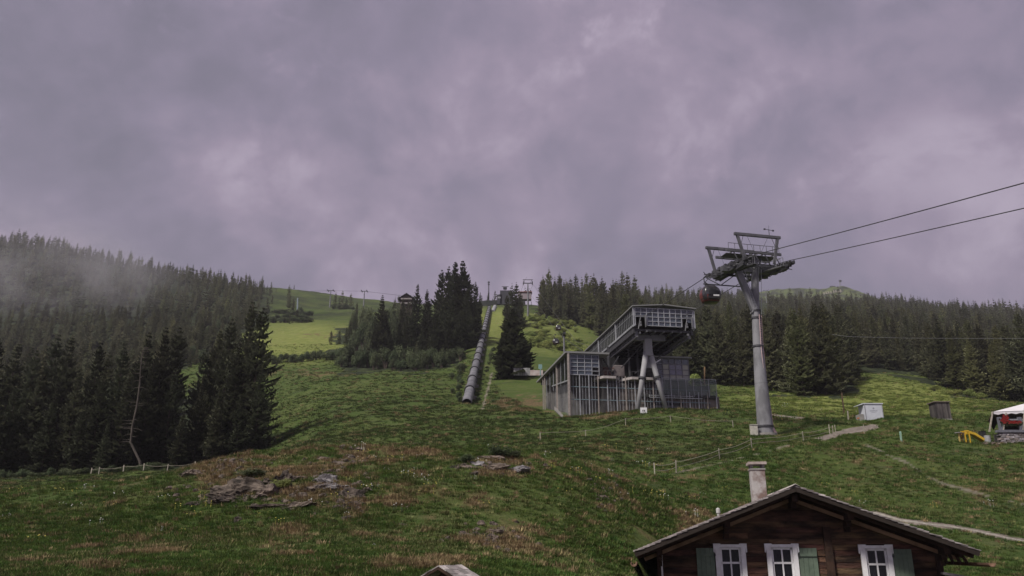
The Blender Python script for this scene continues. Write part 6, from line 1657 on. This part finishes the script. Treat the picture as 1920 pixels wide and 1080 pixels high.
def slide():
    Y = 84; f = foot(1812, Y, 824); t = thing('playground_slide', 'small yellow plastic playground slide on the meadow beside the tent', 'slide', f)
    m = mat('slide_yellow', (0.62, 0.40, 0.035), .4); P = lambda px, row, y=Y: at(px, row, y)
    x = MB(); a, b, c = P(1815, 811), P(1828, 815), P(1846, 826); w = Vector((0, .7, 0))
    for p, q in ((a, b), (b, c)):
        x.slab([p, q, q + w, p + w], (0, 0, -.06))
        for o_ in (Vector((0, 0, 0)), w): x.bar(p + o_ + Vector((0, 0, .1)), q + o_ + Vector((0, 0, .1)), .07, .24)
    x.obj('chute', m, t)
    x = MB()
    for p in (P(1808, 808), P(1816, 808)):
        for o_ in (Vector((0, 0, 0)), w): q = p + o_; x.bar(Vector((q.x, q.y, h1(q.x, q.y) - .2)), q, .1)
    x.bar(P(1808, 808), P(1816, 808), .12, .14); x.bar(P(1808, 808) + w, P(1816, 808) + w, .12, .14); x.slab([P(1808, 814), P(1816, 812), P(1816, 812) + w, P(1808, 814) + w], (0, 0, -.08)); x.obj('tower', m, t)
    x = MB()
    for k in range(4): q = P(1805 + k * .6, 822 - k * 3.4); x.bar(q, q + w, .08)
    for o_ in (Vector((0, 0, 0)), w): x.bar(P(1804, 826) + o_, P(1808, 810) + o_, .07)
    x.obj('ladder', mat('slide_dark', (.12, .07, .05)), t)
slide()

# ------------------------------------------------------------ paths
def ribbon(name, pts, w, m, label, cat, lift=.05):
    """draped strip through points given as ground positions"""
    P = [ground(px, row, 22, 200) for px, row in pts]; q = []
    for a, b in zip(P[:-1], P[1:]):
        n = max(2, int((b - a).length / .5)); q += [a.lerp(b, i / n) for i in range(n)]
    q.append(P[-1]); V = []
    for i, p in enumerate(q):
        d = (q[min(i + 1, len(q) - 1)] - q[max(0, i - 1)]); s = Vector((-d.y, d.x, 0)).normalized(); ww = w * (1 + .25 * math.sin(i * .7) * math.sin(i * .23))
        for k in (-1, -.33, .33, 1):
            c = p + s * ww / 2 * k; V.append((c.x, c.y, h1(c.x, c.y) + lift - (.09 if abs(k) == 1 else 0)))
    x = MB(); x.add(V, [(4 * i + j, 4 * i + j + 1, 4 * i + j + 5, 4 * i + j + 4) for i in range(len(q) - 1) for j in range(3)]); tag(x.obj(name, m), label, cat, kind='structure')
M_GRAVEL = mat('pale_gravel', (0.30, 0.28, 0.245), .95, (0.19, 0.17, 0.145), scale=4, detail=8, bump=.5)
M_DIRT = mat('dirt_path', (0.21, 0.18, 0.155), .95, (0.12, 0.10, 0.085), scale=1.5, detail=8, bump=.6)
ribbon('gravel_path', [(1640, 962), (1690, 976), (1740, 983), (1780, 987), (1830, 996), (1880, 1007), (1960, 1022)], .42, M_GRAVEL, 'narrow pale gravel path behind the timber house', 'path')
ribbon('dirt_path', [(1527, 824), (1550, 819), (1572, 812), (1600, 805), (1622, 801), (1638, 799)], 1.7, M_DIRT, 'brown dirt path curving across the right meadow', 'path')

# ------------------------------------------------------------ grass tufts and flowers
def tuft(seed, n, wide, h, bw):
    r = random.Random(seed); V, Fc = [], []
    for _ in range(n):
        a = r.uniform(0, 6.28); d = wide * r.random() ** .7; hh = h * r.uniform(.45, 1.1); b = a + r.uniform(-.8, .8); ln = hh * r.uniform(.2, .9)
        p = Vector((math.cos(a) * d, math.sin(a) * d, -.03)); s = Vector((-math.sin(b), math.cos(b), 0)) * bw; k = len(V)
        V += [p - s, p + s, p + Vector((math.cos(b) * ln, math.sin(b) * ln, hh))]; Fc.append((k, k + 1, k + 2))
    return V, Fc
M_T1 = mat('grass_blades', (0.102, 0.158, 0.038), .85, (0.060, 0.100, 0.026), scale=3, vary=.55, spec=.15, transl=.25)
M_T2 = mat('olive_grass_blades', (0.205, 0.210, 0.085), .85, (0.120, 0.130, 0.050), scale=3, vary=.45, spec=.15)
M_T3 = mat('dry_grass_blades', (0.36, 0.275, 0.150), .9, (0.18, 0.135, 0.078), scale=3, vary=.35, spec=.1)
M_T4 = mat('shaded_grass_blades', (0.082, 0.106, 0.036), .85, (0.052, 0.070, 0.026), scale=3, vary=.35, spec=.15, transl=.2)  # darker blades paint shade on the slope behind the crest
M_T5 = mat('sunlit_grass_blades', (0.215, 0.260, 0.070), .85, (0.150, 0.190, 0.052), scale=3, vary=.3, spec=.15, transl=.25)  # bright blades carry painted sunlight on the far meadows
M_FW, M_FY = mat('white_petals', (.62, .62, .58), .8), mat('yellow_petals', (.60, .52, .12), .8)
def grass():
    pr = []
    for i in range(4): pr.append(('c_tuft', mesh_from('tuft', *tuft(i, 34, .30, .20, .018), M_T1)))
    for i in range(2): pr.append(('d_tuft', mesh_from('tuft', *tuft(10 + i, 30, .26, .22, .018), M_T2)))
    for i in range(3): pr.append(('e_tuft', mesh_from('tuft', *tuft(20 + i, 34, .28, .24, .02), M_T3)))
    for i in range(2): pr.append(('g_tuft', mesh_from('tuft', *tuft(30 + i, 34, .30, .16, .018), M_T4)))
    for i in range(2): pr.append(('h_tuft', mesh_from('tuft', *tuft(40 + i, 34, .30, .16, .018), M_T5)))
    n = 250000; g = np.random.default_rng(5)
    Y = np.exp(g.uniform(math.log(17), math.log(330), n)); s = g.uniform(-.78, .80, n); Y[:14000] = g.uniform(26, 50, 14000); s[:14000] = g.uniform(.06, .5, 14000); X = s * Y
    Z = H(X, Y); dry, sun_patch, fl, path = masks(X, Y, Z)
    c = fbm(X / 3, Y / 3, 77, 3); keep = (path < .3) & (fl < .5) & (g.uniform(0, 1, n) < .75 + c)
    inh = (np.abs((X - HO.x) * he1.x + (Y - HO.y) * he1.y) < 6) & (((X - HO.x) * he2.x + (Y - HO.y) * he2.y) > -.3) & (((X - HO.x) * he2.x + (Y - HO.y) * he2.y) < 8.8)
    st = ((X - SO.x) * se1.x + (Y - SO.y) * se1.y > -10.5) & ((X - SO.x) * se1.x + (Y - SO.y) * se1.y < 17) & ((X - SO.x) * se2.x + (Y - SO.y) * se2.y > 4.5)
    keep &= ~inh & ~st
    X, Y, Z, dry, sun_patch = X[keep], Y[keep], Z[keep], dry[keep], sun_patch[keep]; m = len(X)
    pk = g.integers(0, 4, m); r = g.uniform(0, 1, m); pk = np.where(r < .22 + .25 * fbm(X / 5, Y / 5, 88, 3) * 2, 4 + g.integers(0, 2, m), pk); pk = np.where((g.uniform(0, 1, m) < dry * .85) | (g.uniform(0, 1, m) < .022), 6 + g.integers(0, 3, m), pk)
    ppx, _ = project(X, Y, Z); pk = np.where((Y > 66) & (ppx < 1380) & (sun_patch < .2) & (pk < 6) & (g.uniform(0, 1, m) < .8), 9 + g.integers(0, 2, m), pk)
    pk = np.where(g.uniform(0, 1, m) < sun_patch * .95 - .1, 11 + g.integers(0, 2, m), pk)
    sc = (.42 + .0075 * np.minimum(Y, 150)) * g.uniform(.55, 1.35, m) * np.where(pk >= 6, 1.1, 1)
    scatter('grass', np.stack([X, Y, Z], 1), sc, g.uniform(0, 6.28, m), pk, pr, 'short tufts of green and straw coloured grass covering the meadow', 'grass')
    # flowers
    def fl_mesh(seed, m):
        r = random.Random(seed); x = MB()
        for _ in range(4):
            c = Vector((r.uniform(-.3, .3), r.uniform(-.3, .3), r.uniform(.10, .22))); q = .022
            x.add([c + Vector((q, 0, 0)), c + Vector((0, q, 0)), c - Vector((q, 0, 0)), c - Vector((0, q, 0)), c + Vector((0, 0, q)), c - Vector((0, 0, q * .4))], [(0, 1, 4), (1, 2, 4), (2, 3, 4), (3, 0, 4), (0, 5, 1), (1, 5, 2), (2, 5, 3), (3, 5, 0)])
            x.add([c - Vector((.006, 0, .2)), c - Vector((-.006, 0, .2)), c], [(0, 1, 2)])
        return x.mesh('flowers', m)
    fp = [('f_w', fl_mesh(1, M_FW)), ('f_y', fl_mesh(2, M_FY)), ('f_z', fl_mesh(3, M_FY))]
    rs = random.Random(6); P = []
    for _ in range(110):
        cx, cy, sx, sy = rs.choice([(130, 945, 120, 22), (250, 960, 110, 30), (1080, 870, 90, 18), (1130, 900, 90, 30), (720, 860, 60, 14), (800, 900, 70, 25), (1280, 935, 70, 25), (700, 930, 60, 30), (1500, 770, 150, 10), (960, 960, 260, 70), (1700, 950, 150, 40)])
        P.append(ground(rs.gauss(cx, sx), rs.gauss(cy, sy), 18, 170))
    m = len(P); scatter('wildflowers', P, np.array([rs.uniform(.5, 1.3) * (1 + p.y / 90) for p in P]), [rs.uniform(0, 6.28) for _ in P], [rs.choice((0, 0, 1, 2)) for _ in P], fp, 'tiny white and yellow wildflowers dotted over the meadow', 'flowers')
grass()
for px, row, w, h, lab in ((525, 918, .9, .6, 'green leafy plant growing in the hollow of the outcrop'), (935, 858, 1.3, .8, 'dark low bush at the top of the upper right outcrop'), (960, 860, 1.1, .6, 'dark low bush at the right of the upper right outcrop'), (875, 868, .9, .5, 'dark low bush left of the upper right outcrop'), (475, 895, 1.6, .5, 'dark heather bush above the brown rock face')):
    bush(ground(px, row, 18, 90), w * 1.3, h, lab, None, light=(px == 525), k=int(px))

# ------------------------------------------------------------ haze and drifting mist
def volume_mat(name, dens, noise=False, col=(.80, .78, .86)):
    m = bpy.data.materials.new(name); m.use_nodes = True; n, l = m.node_tree.nodes, m.node_tree.links
    n.remove(n['Principled BSDF']); v = N(n, 'ShaderNodeVolumePrincipled'); v.inputs['Color'].default_value = (*col, 1); v.inputs['Density'].default_value = dens
    v.inputs['Anisotropy'].default_value = 0.2
    l.new(v.outputs[0], n['Material Output'].inputs['Volume'])
    return m
def haze():
    x = MB(); x.box((0, 1260, 290), (6300, 2800, 930)); o = x.obj('haze', volume_mat('haze_air', HAZE)); tag(o, 'thin grey mountain haze filling the valley', 'haze', kind='stuff')
HAZE = 0.00015
haze()

def mist():
    """a bank of low cloud drifting over the left hillside"""
    import bmesh
    for nm, c, sz, dens, lab in (('mist_bank', at(70, 500, 470), (120, 80, 52), .008, 'low cloud drifting over the spruces of the far left hillside'), ('mist_wisp', at(205, 505, 455), (42, 60, 30), .010, 'thin wisp of mist in front of the left hillside')):
        bm = bmesh.new(); bmesh.ops.create_icosphere(bm, subdivisions=3, radius=1); me = bpy.data.meshes.new(nm); bm.to_mesh(me); bm.free()
        o = bpy.data.objects.new(nm, me); COL.objects.link(o); o.location = c; o.scale = sz; o.rotation_euler = (0, math.radians(12), 0)
        m = bpy.data.materials.new(nm); m.use_nodes = True; n, l = m.node_tree.nodes, m.node_tree.links; n.remove(n['Principled BSDF'])
        v = N(n, 'ShaderNodeVolumePrincipled'); v.inputs['Color'].default_value = (.84, .82, .88, 1); v.inputs['Anisotropy'].default_value = .2
        tc = N(n, 'ShaderNodeTexCoord'); ln = N(n, 'ShaderNodeVectorMath', operation='LENGTH'); l.new(tc.outputs['Object'], ln.inputs[0])
        fo = N(n, 'ShaderNodeMapRange', interpolation_type='SMOOTHSTEP', inp={1: 1.0, 2: .25, 3: 0, 4: 1}); l.new(ln.outputs['Value'], fo.inputs[0])
        mp = N(n, 'ShaderNodeMapping'); mp.inputs['Scale'].default_value = (2.2, 1.5, 1.6); l.new(tc.outputs['Object'], mp.inputs[0])
        nz = N(n, 'ShaderNodeTexNoise', inp={'Scale': 1.4, 'Detail': 4, 'Roughness': .6, 'Distortion': .5}); l.new(mp.outputs[0], nz.inputs['Vector'])
        nr = N(n, 'ShaderNodeMapRange', interpolation_type='SMOOTHSTEP', inp={1: .42, 2: .68, 3: .05, 4: 1}); l.new(nz.outputs[0], nr.inputs[0])
        a = N(n, 'ShaderNodeMath', operation='MULTIPLY'); l.new(fo.outputs[0], a.inputs[0]); l.new(nr.outputs[0], a.inputs[1])
        b = N(n, 'ShaderNodeMath', operation='MULTIPLY', inp={1: dens}); l.new(a.outputs[0], b.inputs[0]); l.new(b.outputs[0], v.inputs['Density']); l.new(v.outputs[0], n['Material Output'].inputs['Volume'])
        me.materials.append(m); tag(o, lab, 'mist', kind='stuff')
scene.cycles.volume_step_rate = 4.0
scene.cycles.volume_max_steps = 64
mist()
